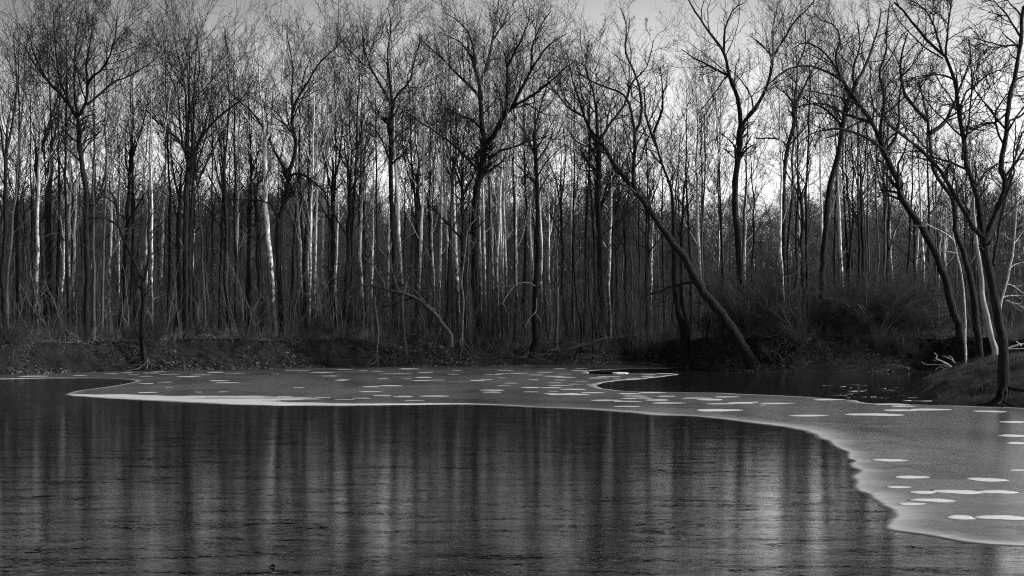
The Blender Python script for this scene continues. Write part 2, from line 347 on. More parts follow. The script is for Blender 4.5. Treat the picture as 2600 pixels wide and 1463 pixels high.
# ------------------------------------------------------------------ round frost patches on the ice
S7, S8 = (0, 880), (1300, 880); sc_ = 1300 / 2576
DISC = []
for lst, (x0, y0) in (([(168,150,115),(1140,183,110),(1100,173,108),(738,232,85),(1075,256,80),(1620,131,110),(1900,124,55),(760,134,70),(850,140,90),(945,152,100),(800,128,60),(1010,143,90),
    (1085,130,90),(1182,135,90),(1500,122,110),(1740,115,80),(1830,122,50),(2000,138,140),(2055,113,110),(2140,130,80),(2130,156,90),(2115,172,95),(2280,140,70),(2300,120,50),(2460,142,50),
    (2445,166,60),(2400,171,80),(2540,121,80),(2530,198,60),(2478,220,120),(1965,198,100),(1865,203,95),(1860,228,100),(1620,257,80),(1430,252,75),(1375,258,80),(1365,272,80),(1470,268,90),(1735,267,85),
    (1820,261,80),(1925,248,85),(2030,252,105),(2183,250,125),(2080,272,90),(400,146,60),(560,137,60),(640,133,60)], S7),
   ([(30,136,100),(95,207,95),(165,130,80),(240,113,70),(345,111,70),(335,121,70),(350,175,60),(215,150,100),(270,155,90),(430,159,95),(240,196,105),(320,190,60),(200,208,100),(310,216,110),(285,241,170),
    (405,233,95),(460,271,125),(583,277,120),(620,250,105),(590,238,110),(655,260,95),(700,233,120),(730,270,125),(772,251,85),(785,285,145),(930,260,125),(1000,268,135),(1080,254,110),
    (1050,289,145),(1155,284,130),(1035,321,200),(1330,287,150),(1490,348,180),(1825,343,235),(1590,268,140),(1910,291,150),(1965,301,110),(1950,322,150),(2100,318,175),(2410,327,140),(2520,381,120),
    (2520,450,145),(2545,487,120),(1900,573,165),(2010,658,145),(2390,671,185),(2550,623,90),(1942,709,110),(2070,735,120),(2250,733,210),(2447,733,155),(2120,776,190),(2010,793,120),
    (2260,861,135),(2470,862,220),(610,160,60),(690,143,70),(770,137,80),(680,151,60),(580,302,110)], S8)):
    for x, y, w in lst: DISC.append((x0 + x * sc_, y0 + y * sc_, w * sc_))
for k in range(46):                          # the scatter of lesser patches further out
    zx = random.choice([(300, 1250, 944, 1000), (1250, 1500, 940, 1005), (1550, 2100, 1003, 1030), (1500, 1700, 955, 965)]); x = random.uniform(zx[0], zx[1]); y = random.uniform(zx[2], zx[3])
    p_ = ground(x, y)[:2]
    if poly_sd(p_[None, 0], p_[None, 1], outl)[0] > 0.8: DISC.append((x, y, random.uniform(18, 42)))
DISC.sort(key=lambda d: d[1])
def where_disc(x, y):
    if y < 955: return 'along the far edge of the ice'
    if y < 983 and x < 1250: return 'in the middle of the left ice'
    if y < 1005 and x < 1250: return 'behind the front rim, left half'
    if y >= 1005 and x < 1300: return 'touching the white front rim'
    if y < 1012 and x < 1800: return 'left of the open water tongue'
    if y < 1060: return 'before the grassy point'
    return 'on the near ice at right'
ordn = ['first', 'second', 'third', 'fourth', 'fifth', 'sixth', 'seventh', 'eighth', 'ninth', 'tenth', 'eleventh', 'twelfth', 'thirteenth', 'fourteenth', 'fifteenth', 'sixteenth', 'seventeenth', 'eighteenth', 'nineteenth', 'twentieth']
tens = ['', '', 'twenty', 'thirty', 'forty', 'fifty', 'sixty', 'seventy', 'eighty', 'ninety']
def nth(k):
    if k < 20: return ordn[k]
    if k < 99: return (tens[(k + 1) // 10][:-1] + 'ieth') if (k + 1) % 10 == 0 else tens[(k + 1) // 10] + '-' + ordn[(k + 1) % 10 - 1]
    return 'hundredth'
cnt = {}; zone = {}
for d in DISC: zone.setdefault(where_disc(d[0], d[1]), []).append(d)
for zn, L in zone.items():
    L.sort(key=lambda d: d[0])
    for k, (x, y, w) in enumerate(L):
        g = ground(x, y, 0.012); r = w / F * g[1] / 2 * 1.1; nseg = 28; a = np.linspace(0, 2 * np.pi, nseg, endpoint=False)
        ph = random.random() * 9; brt = random.uniform(.85, 1.2); rr = r * (1 + 0.13 * np.sin(2 * a + ph) + 0.09 * np.sin(3 * a + 2 * ph) + 0.04 * np.sin(5 * a + ph) + rng.normal(0, .02, nseg))
        el = random.uniform(0.8, 1.2); H = 0.005 + 0.0006 * random.randint(0, 12); V = []; A = []
        for f_, z_, q_ in ((1.06, 0.0012, 0), (1.0, H * .5, .35), (0.93, H, .9), (0.6, H + .0005, 1.15), (0.25, H + .001, 1.3)):
            V.append(np.column_stack([np.cos(a) * rr * f_, np.sin(a) * rr * el * f_, 0 * a + z_])); A.append(0 * a + q_ * brt)
        V.append([[0, 0, H + 0.001]]); A.append([1.3 * brt]); V = np.concatenate(V); A = np.concatenate(A)
        i2 = np.arange(nseg); idr = np.arange(5 * nseg).reshape(5, nseg); nx = np.roll(idr, -1, 1)
        o = obj('frost_patch', mesh_np('frost_patch', V, [np.stack([idr[:-1], nx[:-1], nx[1:], idr[1:]], -1).reshape(-1, 4), np.stack([idr[4], nx[4], 0 * i2 + 5 * nseg], -1)], M_PATCH, True, {'frost': A}), None, g)
        size = 'small' if r < 0.62 else ('medium' if r < 0.95 else 'large')
        tag(o, f'{size} white frost patch, {nth(k)} from the left {where_disc(x, y)}', 'frost patch', 'round white frost patches on the ice')

# ------------------------------------------------------------------ branch growing and tubes
def children(P, R, n, t0, t1, ang, ratio, up, K, wob, rr=0.6, rmin=0.008, taper=0.35, lencap=None, Lp=None, sd=None):
    g = sd or rng
    Nn, Kp, _ = P.shape
    if Lp is None: Lp = np.linalg.norm(np.diff(P, axis=1), axis=2).sum(1)
    pi = np.repeat(np.arange(Nn), n)
    j = (np.tile(np.arange(n), Nn) + g.random(Nn * n)) / n
    t = t0 + (t1 - t0) * j
    f = t * (Kp - 1); i0 = np.minimum(f.astype(int), Kp - 2); fr = (f - i0)[:, None]
    A = P[pi, i0]; B = P[pi, i0 + 1]; p = A * (1 - fr) + B * fr; T_ = nrm(B - A)
    r = R[pi, i0] * (1 - fr[:, 0]) + R[pi, i0 + 1] * fr[:, 0]
    rnd = nrm(g.normal(size=(len(pi), 3))); pe = nrm(np.cross(T_, rnd))
    a = np.radians(ang) * (0.7 + 0.6 * g.random(len(pi)))[:, None]
    d = nrm(np.cos(a) * T_ + np.sin(a) * pe + np.array([0, 0, up * 0.6]))
    L = Lp[pi] * ratio * (1.1 - 0.55 * t) * (0.55 + 0.9 * g.random(len(pi)))
    if lencap: L = np.minimum(L, lencap)
    C = np.empty((len(pi), K, 3)); C[:, 0] = p
    for k in range(1, K):
        C[:, k] = C[:, k - 1] + d * (L / (K - 1))[:, None]
        d = nrm(d + g.normal(size=d.shape) * wob + np.array([0, 0, up]))
    r0 = np.maximum(r * rr * (0.7 + 0.4 * g.random(len(pi))), rmin)
    RR = r0[:, None] * (1 - (1 - taper) * np.linspace(0, 1, K)[None])
    return C, np.maximum(RR, rmin * 0.7), L
REF = nrm(np.array([0.31, 0.9, 0.27]))
def tube(P, R, S):
    Nn, K, _ = P.shape
    T_ = np.empty_like(P); T_[:, 1:-1] = P[:, 2:] - P[:, :-2]; T_[:, 0] = P[:, 1] - P[:, 0]; T_[:, -1] = P[:, -1] - P[:, -2]
    T_ = nrm(T_); U = nrm(np.cross(T_, REF)); W = np.cross(T_, U)
    a = np.arange(S) / S * 2 * np.pi
    V = P[:, :, None] + R[:, :, None, None] * (np.cos(a)[None, None, :, None] * U[:, :, None] + np.sin(a)[None, None, :, None] * W[:, :, None])
    idv = np.arange(Nn * K * S).reshape(Nn, K, S)
    nx = np.roll(idv, -1, axis=2)
    Q = np.stack([idv[:, :-1], nx[:, :-1], nx[:, 1:], idv[:, 1:]], -1).reshape(-1, 4)
    return V.reshape(-1, 3), Q
def join(parts):
    Vs, Qs, o = [], [], 0
    for V, Q in parts:
        Vs.append(V); Qs.append(Q + o); o += len(V)
    return np.concatenate(Vs), np.concatenate(Qs)
def resample(P, R, K):
    P = np.asarray(P, float); d = np.r_[0, np.cumsum(np.linalg.norm(np.diff(P, axis=0), axis=1))]
    s = np.linspace(0, d[-1], K); return np.stack([np.interp(s, d, P[:, i]) for i in range(3)], -1), np.interp(s, d, R)

def twigs(P, R, Lp, dens=1.0, up=0.12, sd=None, wob=0.16, fine=0.0085, a=40):
    """three more orders of branches on limbs P"""
    n1 = max(3, int(9 * dens)); n2 = max(3, int(7 * dens ** .5)); n3 = max(3, int(4.6 * dens ** .5))
    c1 = children(P, R, n1, 0.12, 1.0, a, 0.60, up, 6, wob, 0.55, 0.016, 0.3, 4.6, Lp, sd)
    c2 = children(c1[0], c1[1], n2, 0.12, 1.0, a, 0.62, up, 5, wob, 0.6, 0.012, 0.5, 2.3, c1[2], sd)
    c3 = children(c2[0], c2[1], n3, 0.15, 1.0, a - 4, 0.62, up * 0.7, 4, wob, 0.7, fine, 0.6, 0.95, c2[2], sd)
    return c1, c2, c3

# ------------------------------------------------------------------ forest tree kinds, each built once
def proto(kind, seed):
    """returns trunk mesh, crown mesh; base at the origin, radius about 0.2 m, height about 26 m"""
    g = np.random.default_rng(seed)
    Ht = dict(fork=25, spire=27, pale=27, slim=22, back=24)[kind]
    K = 18; s = np.linspace(0, 1, K)
    top = dict(fork=0.62, spire=0.97, pale=0.93, slim=0.95, back=0.9)[kind]
    w = np.cumsum(g.normal(0, 0.085, (K, 2)), 0); w -= w[0]
    P = np.column_stack([w[:, 0] + g.normal(0, 0.6) * s, w[:, 1] + g.normal(0, 0.6) * s, Ht * top * s - 0.4 * (1 - s)])
    r0 = dict(fork=0.24, spire=0.20, pale=0.20, slim=0.13, back=0.2)[kind]
    R = r0 * (1 - (0.42 if kind == 'fork' else 0.9) * s ** 1.15) * (1 + 0.5 * np.exp(-s * 30)) * (1 - 0.9 * np.clip((s - 0.9) / 0.1, 0, 1))
    parts = [tube(P[None], R[None], 10)]
    pp, pr = P[None], R[None]
    if kind == 'fork':
        l1 = children(pp, pr, 4, 0.80, 1.0, 26, 0.66, 0.03, 12, 0.09, 0.74, 0.035, 0.22, 14, None, g)
        l2 = children(pp, pr, 5, 0.5, 0.95, 44, 0.36, 0.07, 9, 0.12, 0.5, 0.03, 0.25, 9, None, g)
    elif kind in ('spire', 'slim'):
        l1 = children(pp, pr, 9 if kind == 'spire' else 6, 0.45, 0.98, 38, 0.30, 0.09, 9, 0.09, 0.50, 0.03, 0.25, 8, None, g)
        l2 = children(pp, pr, 7, 0.35, 0.9, 50, 0.16, 0.10, 7, 0.13, 0.3, 0.02, 0.3, 4.5, None, g)
    elif kind == 'pale':
        l1 = children(pp, pr, 7, 0.45, 0.98, 33, 0.36, 0.08, 10, 0.09, 0.5, 0.03, 0.22, 9, None, g)
        l2 = children(pp, pr, 5, 0.3, 0.95, 45, 0.2, 0.07, 7, 0.12, 0.3, 0.02, 0.3, 5, None, g)
    else:
        l1 = children(pp, pr, 8, 0.3, 0.98, 38, 0.34, 0.08, 7, 0.1, 0.45, 0.03, 0.3, 8, None, g)
        l2 = None
    parts.append(tube(l1[0], l1[1], 6))
    if l2 is not None: parts.append(tube(l2[0], l2[1], 5))
    tr = join(parts)
    if kind == 'back':
        P8, R8 = resample(P, R, 8); i3 = [0, 2, 4, 6]; tr = join([tube(P8[None], R8[None], 5), tube(l1[0][:, i3], l1[1][:, i3], 3)])
        c1 = children(l1[0], l1[1], 7, 0.15, 1, 40, 0.6, 0.1, 3, 0.15, 0.5, 0.03, 0.4, 5, l1[2], g)
        c2 = children(c1[0], c1[1], 6, 0.2, 1, 42, 0.6, 0.1, 2, 0.15, 0.6, 0.022, 0.5, 2.2, c1[2], g)
        return join([tr, tube(c1[0], c1[1], 3), tube(c2[0], c2[1], 3)])
    cr = []
    for L_, dn in ((l1, 1.0), (l2, 0.6)):
        c1, c2, c3 = twigs(L_[0], L_[1], L_[2], dn * 0.60, 0.11, g)
        cr += [tube(c1[0], c1[1], 4), tube(c2[0], c2[1], 3), tube(c3[0], c3[1], 3)]
    # little dead side twigs on the bare trunk
    e1 = children(pp, pr, 16, 0.06, 0.5, 70, 0.07, 0.02, 5, 0.2, 0.14, 0.012, 0.4, 2.2, None, g)
    e2 = children(e1[0], e1[1], 4, 0.2, 1, 42, 0.5, 0.0, 4, 0.2, 0.7, 0.009, 0.5, 0.9, e1[2], g)
    cr += [tube(e1[0], e1[1], 3), tube(e2[0], e2[1], 3)]
    return tr, join(cr)
PROTO = {}
for kind, n, tm, cm in (('fork', 4, M_DARK, M_TWIG), ('spire', 4, M_DARK, M_TWIG), ('pale', 4, M_PALE, M_PTWIG), ('slim', 3, M_MID, M_TWIG)):
    for i in range(n):
        (tv, tq), (cv, cq) = proto(kind, 100 + 17 * i + len(kind) * 7)
        PROTO[(kind, i)] = (mesh_np(kind + '_trunk', tv, tq, tm), mesh_np(kind + '_crown', cv, cq, cm, False))
NK = dict(fork=4, spire=4, pale=4, slim=3)
MIDVAR = {}
def put_tree(kind, i, x, y, h, rad, lean, label, group, name):
    e = empty(name, (x, y, gz(x, y)), label, 'tree', group)
    hh = dict(fork=25, spire=27, pale=27, slim=22)[kind]; rr0 = dict(fork=0.24, spire=0.20, pale=0.20, slim=0.13)[kind]
    s = h / hh; e.scale = (s * 0.5 + 0.5 * rad / rr0, s * 0.5 + 0.5 * rad / rr0, s); e.rotation_euler = (random.uniform(-.02, .02), lean, random.uniform(0, 6.28))
    # lean about the view axis must act after the spin
    e.rotation_mode = 'ZYX' if False else 'XYZ'
    tm, cm = PROTO[(kind, i)]
    obj('trunk', tm, e); obj('crown', cm, e); return e

# ------------------------------------------------------------------ hero trees traced limb by limb
SCL = 870 / 2573
REG = {0: (0, 0, 1), 1: (0, 0, SCL), 2: (865, 0, SCL), 3: (1730, 0, SCL), 4: (0, 480, SCL), 5: (865, 480, SCL), 6: (1730, 480, SCL),
       7: (2200, 480, 400 / 2576), 8: (2200, 705, 400 / 2576), 9: (850, 650, 450 / 2174), 10: (1300, 700, 450 / 2508)}
REG[11] = (2150, 850, 450 / 2576); REG[12] = (1680, 780, 450 / 2576)
def parse(s):
    out = []; r = 0
    for tk in s.split():
        new = ':' in tk
        if new: a, tk = tk.split(':'); r = int(a)
        x, y = tk.split(','); x0, y0, k = REG[r]; p = (x0 + float(x) * k, y0 + float(y) * k)
        if new and out and math.hypot(p[0] - out[-1][0], p[1] - out[-1][1]) < 24: continue
        out.append(p)
    return out
def sh(px):
    """distance of the far shoreline along photo column px"""
    D = 130.0
    for _ in range(12): D = 0.5 * D + 0.5 * float(np.interp((px - 1300) / F * D, SHG[:, 0], SHG[:, 1]))
    return D + 0.4
def hero(name, label, D, bark, limbs, group=None, twm=None, dens=1.0, up=0.1, twig_from=1, roots=0, cat='tree', fine=0.0085, ttr=0.7, wob=0.16, extra=3, a=42, plunge=True, rootmat=None, zmin=None):
    g = np.random.default_rng(abs(hash(label)) % 1000 if False else sum(map(ord, label)))
    if D < -1: D = sh(parse(limbs[0][2])[0][0]) - D - 1
    if D < 0:                                     # stand it where the line of sight to its foot meets the bank
        bx, by = parse(limbs[0][2])[0]; Df = None
        for dd in np.arange(0.3, 18, 0.15):
            d_ = sh(bx) + dd; p_ = at(bx, by, d_)
            if p_[2] <= gz(p_[0], d_) + 0.05: Df = d_; break
        D = Df if Df else sh(bx) + 9
    world_limbs = []; allP = []; allR = []
    for li, (r0, r1, s) in enumerate(limbs):
        px = parse(s)
        if li == 0: d0 = D
        else:
            bx, by = px[0]; best = None
            for P_, pxs in world_limbs:
                dd = np.hypot(pxs[:, 0] - bx, pxs[:, 1] - by); k = int(dd.argmin())
                if best is None or dd[k] < best[0]: best = (dd[k], P_[k, 1])
            d0 = best[1]
        slope = 0 if li == 0 else g.uniform(-0.75, 0.75)
        arc = np.r_[0, np.cumsum(np.hypot(*np.diff(np.array(px), axis=0).T))] / F * D
        P = np.array([at(x, y, d0 + slope * a_ ) for (x, y), a_ in zip(px, arc)])
        if li == 0 and plunge:
            b = P[0]; z = gz(b[0], b[1]) if zmin is None else zmin
            if b[2] > z - 0.3: P = np.concatenate([[[b[0] - 0.0, b[1], z - 0.4]], P]); arc = np.r_[0, arc + 1]
        R = np.interp(np.linspace(0, 1, len(P)), [0, 1], [r0, r1]) / F * D
        Pc = catmull(P, 0.5) if len(P) > 2 else P
        L = np.linalg.norm(np.diff(P, axis=0), axis=1).sum()
        Kk = int(np.clip(L / 0.6, 8, 40))
        P2, _ = resample(Pc, np.zeros(len(Pc)), Kk); R2 = np.linspace(R[0], R[-1], Kk)
        P2[1:-1] += g.normal(0, 0.012 + R2[1:-1, None] * 0.07, (Kk - 2, 3))
        if li == 0 and plunge: R2[:3] *= [1.45, 1.15, 1.05]
        R2 = R2 * (1 + g.normal(0, 0.05, Kk))
        pxs = np.array([[1300 + F * (p[0]) / (p[1] * CP + (p[2] - CAMH) * SP), 731.5 - F * ((p[2] - CAMH) * CP - p[1] * SP) / (p[1] * CP + (p[2] - CAMH) * SP)] for p in P2])
        world_limbs.append((P2, pxs)); allP.append(P2); allR.append(R2)
    base = allP[0][0].copy(); base[2] = max(base[2], 0)
    e = empty(name, base, label, cat, group)
    parts = [tube(P[None], R[None], 10 if i == 0 else 7) for i, (P, R) in enumerate(zip(allP, allR))]
    tl = [];
    for i, (P, R) in enumerate(zip(allP, allR)):
        P, R = resample(P, R, 10)
        if i == 0 and twig_from > 0:
            k = int(10 * ttr); P, R = resample(P[k:], R[k:], 10)
        tl.append((P, R))
    TP = np.stack([p for p, _ in tl]); TR = np.stack([r for _, r in tl]); TL = np.linalg.norm(np.diff(TP, axis=1), axis=2).sum(1)
    if extra:
        ex = children(TP, TR, extra, 0.25, 0.95, 45, 0.45, up, 8, 0.12, 0.5, 0.02, 0.3, 6.5, TL, g)
        parts.append(tube(ex[0], ex[1], 5))
    V, Q = join(parts); tr = obj('trunk', mesh_np('trunk', V - base, Q, bark), e)
    if dens > 0:
        cr = []
        c1, c2, c3 = twigs(TP, TR, TL, dens, up, g, wob, fine, a); cr += [tube(c1[0], c1[1], 4), tube(c2[0], c2[1], 3), tube(c3[0], c3[1], 3)]
        if extra:
            P10 = np.stack([resample(p, r, 8)[0] for p, r in zip(ex[0], ex[1])])
            c1, c2, c3 = twigs(ex[0], ex[1], ex[2], dens * 0.6, up, g, wob, fine, a); cr += [tube(c1[0], c1[1], 4), tube(c2[0], c2[1], 3), tube(c3[0], c3[1], 3)]
        V, Q = join(cr); obj('crown', mesh_np('crown', V - base, Q, twm or M_TWIG, False), e)
    if roots:
        add_roots(e, allP[0][0], allR[0][2], roots, g, rootmat or M_ROOT, base)
    return e
def add_roots(e, b, rad, n, g, mat, base):
    for k in range(n):
        a = math.pi * 1.5 + (k - (n - 1) / 2) * 0.62 + g.uniform(-.25, .25)
        L = g.uniform(1.0, 2.2); K = 9; P = []
        p = np.array([b[0], b[1], gz(b[0], b[1]) + 0.45]); d = np.array([math.cos(a), math.sin(a) * 1.0])
        for i in range(K):
            x = p[0] + d[0] * L * i / (K - 1); y = p[1] + d[1] * L * i / (K - 1)
            z = max(gz(x, y), 0.0) + 0.5 * (1 - i / (K - 1)) ** 2 + 0.05
            if i == K - 1: z -= 0.2
            P.append([x, y, z]); d = d + g.normal(0, 0.12, 2)
        P = np.array(P); R = np.linspace(rad * 0.42, 0.015, K); V, Q = tube(P[None], R[None], 6)
        obj('root', mesh_np('root', V - base, Q, mat), e)

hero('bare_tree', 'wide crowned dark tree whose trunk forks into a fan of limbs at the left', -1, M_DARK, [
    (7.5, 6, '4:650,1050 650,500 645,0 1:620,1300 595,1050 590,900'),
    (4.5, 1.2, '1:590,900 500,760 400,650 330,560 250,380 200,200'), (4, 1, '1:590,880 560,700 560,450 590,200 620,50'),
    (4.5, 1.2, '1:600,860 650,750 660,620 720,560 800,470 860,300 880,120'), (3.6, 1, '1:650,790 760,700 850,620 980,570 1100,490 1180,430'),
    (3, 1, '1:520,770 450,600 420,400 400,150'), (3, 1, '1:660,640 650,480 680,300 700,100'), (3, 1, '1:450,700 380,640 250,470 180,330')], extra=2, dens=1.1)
hero('bare_tree', 'dark tree forking low into a V of limbs beside two straight black trunks', -1, M_DARK, [
    (7.5, 6.5, '4:1395,1050 1390,500 1400,0 1:1410,1350 1425,1190'), (4.5, 1.2, '1:1425,1190 1370,1090 1300,1010 1200,930 1090,820 1030,740'),
    (4.5, 1, '1:1420,1150 1400,1000 1400,800 1380,600 1330,400 1300,250'), (4.5, 1, '1:1430,1200 1490,1080 1560,970 1700,830 1820,740 1900,600'),
    (3, 1, '1:1370,1080 1350,900 1330,700 1250,500 1230,300'), (3, 1, '1:1410,950 1460,700 1500,500 1480,300')], extra=2)
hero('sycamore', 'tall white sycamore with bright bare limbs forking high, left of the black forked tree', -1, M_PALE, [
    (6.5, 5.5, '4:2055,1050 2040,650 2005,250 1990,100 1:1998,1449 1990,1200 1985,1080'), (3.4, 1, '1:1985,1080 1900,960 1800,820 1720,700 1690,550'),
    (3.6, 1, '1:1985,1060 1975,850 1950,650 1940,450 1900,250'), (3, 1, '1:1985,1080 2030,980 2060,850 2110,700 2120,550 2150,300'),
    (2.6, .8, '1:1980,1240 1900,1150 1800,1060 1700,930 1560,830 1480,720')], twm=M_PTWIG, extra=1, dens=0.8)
hero('bare_tree', 'black forked tree with a limb drooping to the right, beside the tall white sycamore', -1, M_DARK, [
    (7.5, 6, '4:2115,1050 2090,600 2095,250 2130,130 2160,0 1:2158,1400 2158,1320'), (4.5, 1, '1:2158,1320 2060,1130 2000,1000 1880,830 1760,730 1650,590'),
    (5.5, 1, '1:2158,1320 2210,1180 2220,1040 2190,900 2230,750 2310,620 2390,480 2500,380 2600,280'), (3.4, 2, '1:2165,1325 2230,1305 2290,1320 2370,1380 2450,1449 4:2490,30'),
    (3.2, 1, '1:2220,1040 2150,950 2080,850 1990,780'), (3, 1, '1:2200,880 2190,700 2200,500 2150,250'), (3, 1, '4:2100,280 2060,150 2000,100 1900,80 1780,80')], extra=2)
hero('bare_tree', 'broad black tree with the widest crown of thick spreading limbs at the centre', -1, M_DARK, [
    (12, 9, '5:1030,1050 1010,500 1020,0 2:1060,1300 1075,1100'), (7, 1.2, '2:1075,1100 1060,900 1045,650 1100,480 1140,300 1160,150 1190,0 1200,-80'),
    (4.5, 1, '2:1045,640 1010,530 980,430 900,320 830,280 740,240'), (7, 1, '2:1085,1100 1160,1000 1220,880 1290,800 1370,640 1430,530 1500,420 1570,330 1700,250'),
    (4.5, 1, '2:1230,870 1250,700 1250,500 1210,350 1150,270'), (4.5, 1, '2:1300,800 1400,740 1480,690 1600,590 1700,500'),
    (4.5, 1, '2:1050,740 1000,680 940,620 860,540 770,450 640,330 560,250'), (4.5, 1, '2:1060,1310 940,1180 850,1090 780,1040 680,970 570,900 520,850'),
    (3.6, 1, '2:1110,1200 1200,1130 1320,1100 1400,1060 1500,1040 1600,1000'), (3.6, 1, '2:1045,960 990,900 930,880 850,850 790,850'),
    (4, 1, '2:1010,540 1000,400 960,250 870,150 760,90'), (3.5, 1, '2:1250,500 1330,350 1400,200 1420,60'), (3.5, 1, '2:1430,530 1440,350 1500,200 1580,80'), (3.5, 1, '2:1140,300 1220,180 1260,60')], extra=2, dens=1.05)
hero('bare_tree', 'straight dark trunk with upswept limbs beside the bright pole-like white trunk', -1, M_DARK, [
    (6, 5.5, '5:400,1050 400,450 380,50 2:372,1449 375,1100 380,800'), (3.6, 1, '2:380,800 300,640 220,500 180,380 160,200'), (3.6, 1, '2:385,790 430,700 510,630 560,430 600,300'),
    (3, 1, '2:380,1250 350,1150 290,1020 240,940'), (3, 1, '2:380,1240 430,1190 480,1150 510,1050'), (3.2, 1, '2:380,800 370,600 350,400 380,200 350,60')], extra=2)
hero('sycamore', 'bright white pole-like trunk behind the fallen arching tree', -1, M_PALE, [
    (6, 2, '5:460,1000 460,700 440,400 425,0 2:420,1449 400,1100 400,900 380,500 350,150')], twm=M_PTWIG, extra=5, dens=0.8, ttr=0.5)
hero('sycamore', 'brightest white trunk with a clean smooth upper stem left of the broad central tree', 148, M_PALE, [
    (6.5, 2, '5:885,1000 875,700 860,400 845,0 2:840,1449 830,1250 800,1100 790,700 800,300')], twm=M_PTWIG, extra=5, dens=0.8, ttr=0.5)
hero('bare_tree', 'dark tree dividing into steep limbs right of the broad central tree', -9, M_DARK, [
    (9, 7, '5:1960,1050 1950,500 1930,0 2:1935,1300 1930,1060'), (4.5, 1, '2:1930,1060 1850,920 1790,740 1740,600 1700,400'), (4.5, 1, '2:1930,1040 1920,850 1900,700 1840,500 1870,300'),
    (4.5, 1, '2:1940,1060 2000,960 2070,870 2150,740 2170,500'), (3.4, 1, '2:1830,880 1700,800 1620,700 1540,600')], extra=3)
hero('leaning_tree', 'thick rough barked tree leaning far left out of the bank over the open water', -1, M_DARK, [
    (15, 4, '6:560,1340 470,1200 350,1000 270,900 170,780 80,620 0,480 0:1705,612 1675,570 1640,520 1600,470 1560,420 2:1980,1100 1900,1040 1860,1000'),
    (6, 1.5, '0:1640,520 2:2200,1380 2210,1000 2150,740 2060,680 1900,620 1800,560 1770,530'), (4, 1.2, '6:150,690 60,700 0,715 5:2480,730 2400,770 2300,800'),
    (4, 1.2, '2:2210,1000 2260,850 2230,600 2140,400 2150,200 2100,60'), (3, 1, '2:2150,740 2200,600 2300,500 2350,300')], dens=0.75, extra=2, ttr=0.5, up=0.06, wob=0.22)
hero('bare_tree', 'dark tree with a long left arm arching up across the pale sky right of centre', -1, M_DARK, [
    (7, 5, '5:2590,1200 2560,700 2573,300 3:60,1449 100,1100 3:-5,770 2:2490,680'), (4.5, 1, '2:2490,680 2490,580 2440,400 2330,230 2200,100 2110,60'),
    (4.5, 1, '2:2490,670 2440,620 2350,540 2250,460 2100,400 1960,370'), (3.5, 1, '2:2450,930 2380,860 2200,760 2100,690')], extra=2) if False else None
hero('bare_tree', 'dark tree forking into a tall Y against the open sky, right of centre', -1, M_DARK, [
    (8.5, 7, '6:440,700 420,350 400,0 3:430,1449 435,1150 445,950'), (6, 1.5, '3:445,950 425,750 360,570 320,400 200,230 70,30 30,-60'), (5.5, 1.5, '3:450,950 500,880 600,740 670,560 690,430 780,280 850,160 960,60 1000,0'),
    (3.5, 1, '3:690,430 685,200 740,0'), (3.2, 1, '3:690,430 600,340 520,270'), (3.5, 1, '3:355,570 200,490 100,440 0,370'), (3.5, 1, '3:320,400 330,220 390,70 480,20'), (3, 1, '3:430,760 360,560 250,700 120,860')], dens=0.7, up=0.06, wob=0.24, extra=2)
hero('bare_tree', 'slender dark tree with narrow ascending limbs beside the tall Y shaped tree', -1, M_DARK, [
    (6, 4.5, '6:775,650 770,0 3:775,1400 790,1150 840,950 850,780'), (3.2, 1, '3:850,780 870,500 850,360'), (3.2, 1, '3:855,770 880,730 940,620 1000,500 1070,400'), (3, 1, '3:845,780 780,700 700,650'),
    (3, 1.5, '3:790,1110 770,1070 700,1040 560,1040'), (2.6, 1, '3:870,500 930,350 930,180')], dens=0.7, up=0.07, wob=0.22, extra=2)
hero('bare_tree', 'thick dark tree leaning slightly right behind the arching limbs at the right', -1, M_DARK, [
    (9, 5.5, '6:1060,640 1090,250 1110,0 3:1130,1449 1180,1150 1210,950 1250,780 1310,630'), (4.5, 1.5, '3:1310,630 1380,500 1420,400 1480,200 1500,60'), (4, 1, '3:1300,650 1290,500 1340,350 1320,150'), (3.6, 1, '3:1210,950 1120,850 1000,780 880,800')], dens=0.7, up=0.07, wob=0.22, extra=3)
hero('leaning_tree', 'long leaning tree at the right whose limbs arch far left over the cove', 112, M_DARK, [
    (12, 7, '6:2130,1340 2100,1100 2040,900 1960,620 1870,400 1760,230 1650,60 3:1640,1400 1560,1220 1500,1080'),
    (6, 1.5, '3:1500,1080 1430,920 1290,730 1200,600 1090,540 1000,500 880,495 760,540 680,610'), (4.5, 1.2, '3:1480,1100 1380,1030 1220,970 1080,975 960,1010 860,1100'),
    (4.5, 1.2, '3:1440,930 1330,890 1210,850 1120,790 1000,780 880,800'), (4.5, 1, '3:1290,730 1190,560 1100,420 1000,340 900,320 830,370'), (5, 1, '3:1500,1080 1500,900 1530,750 1480,550 1540,400 1540,200 1570,0'),
    (3.4, 1.6, '6:1630,30 1560,15 1480,10'), (4.5, 1, '3:1530,1150 1620,990 1640,700 1680,450'), (4, 1, '3:1200,600 1150,420 1200,300 1150,190 1040,150 1000,100')], dens=0.7, up=0.03, wob=0.26, extra=2, ttr=0.6)
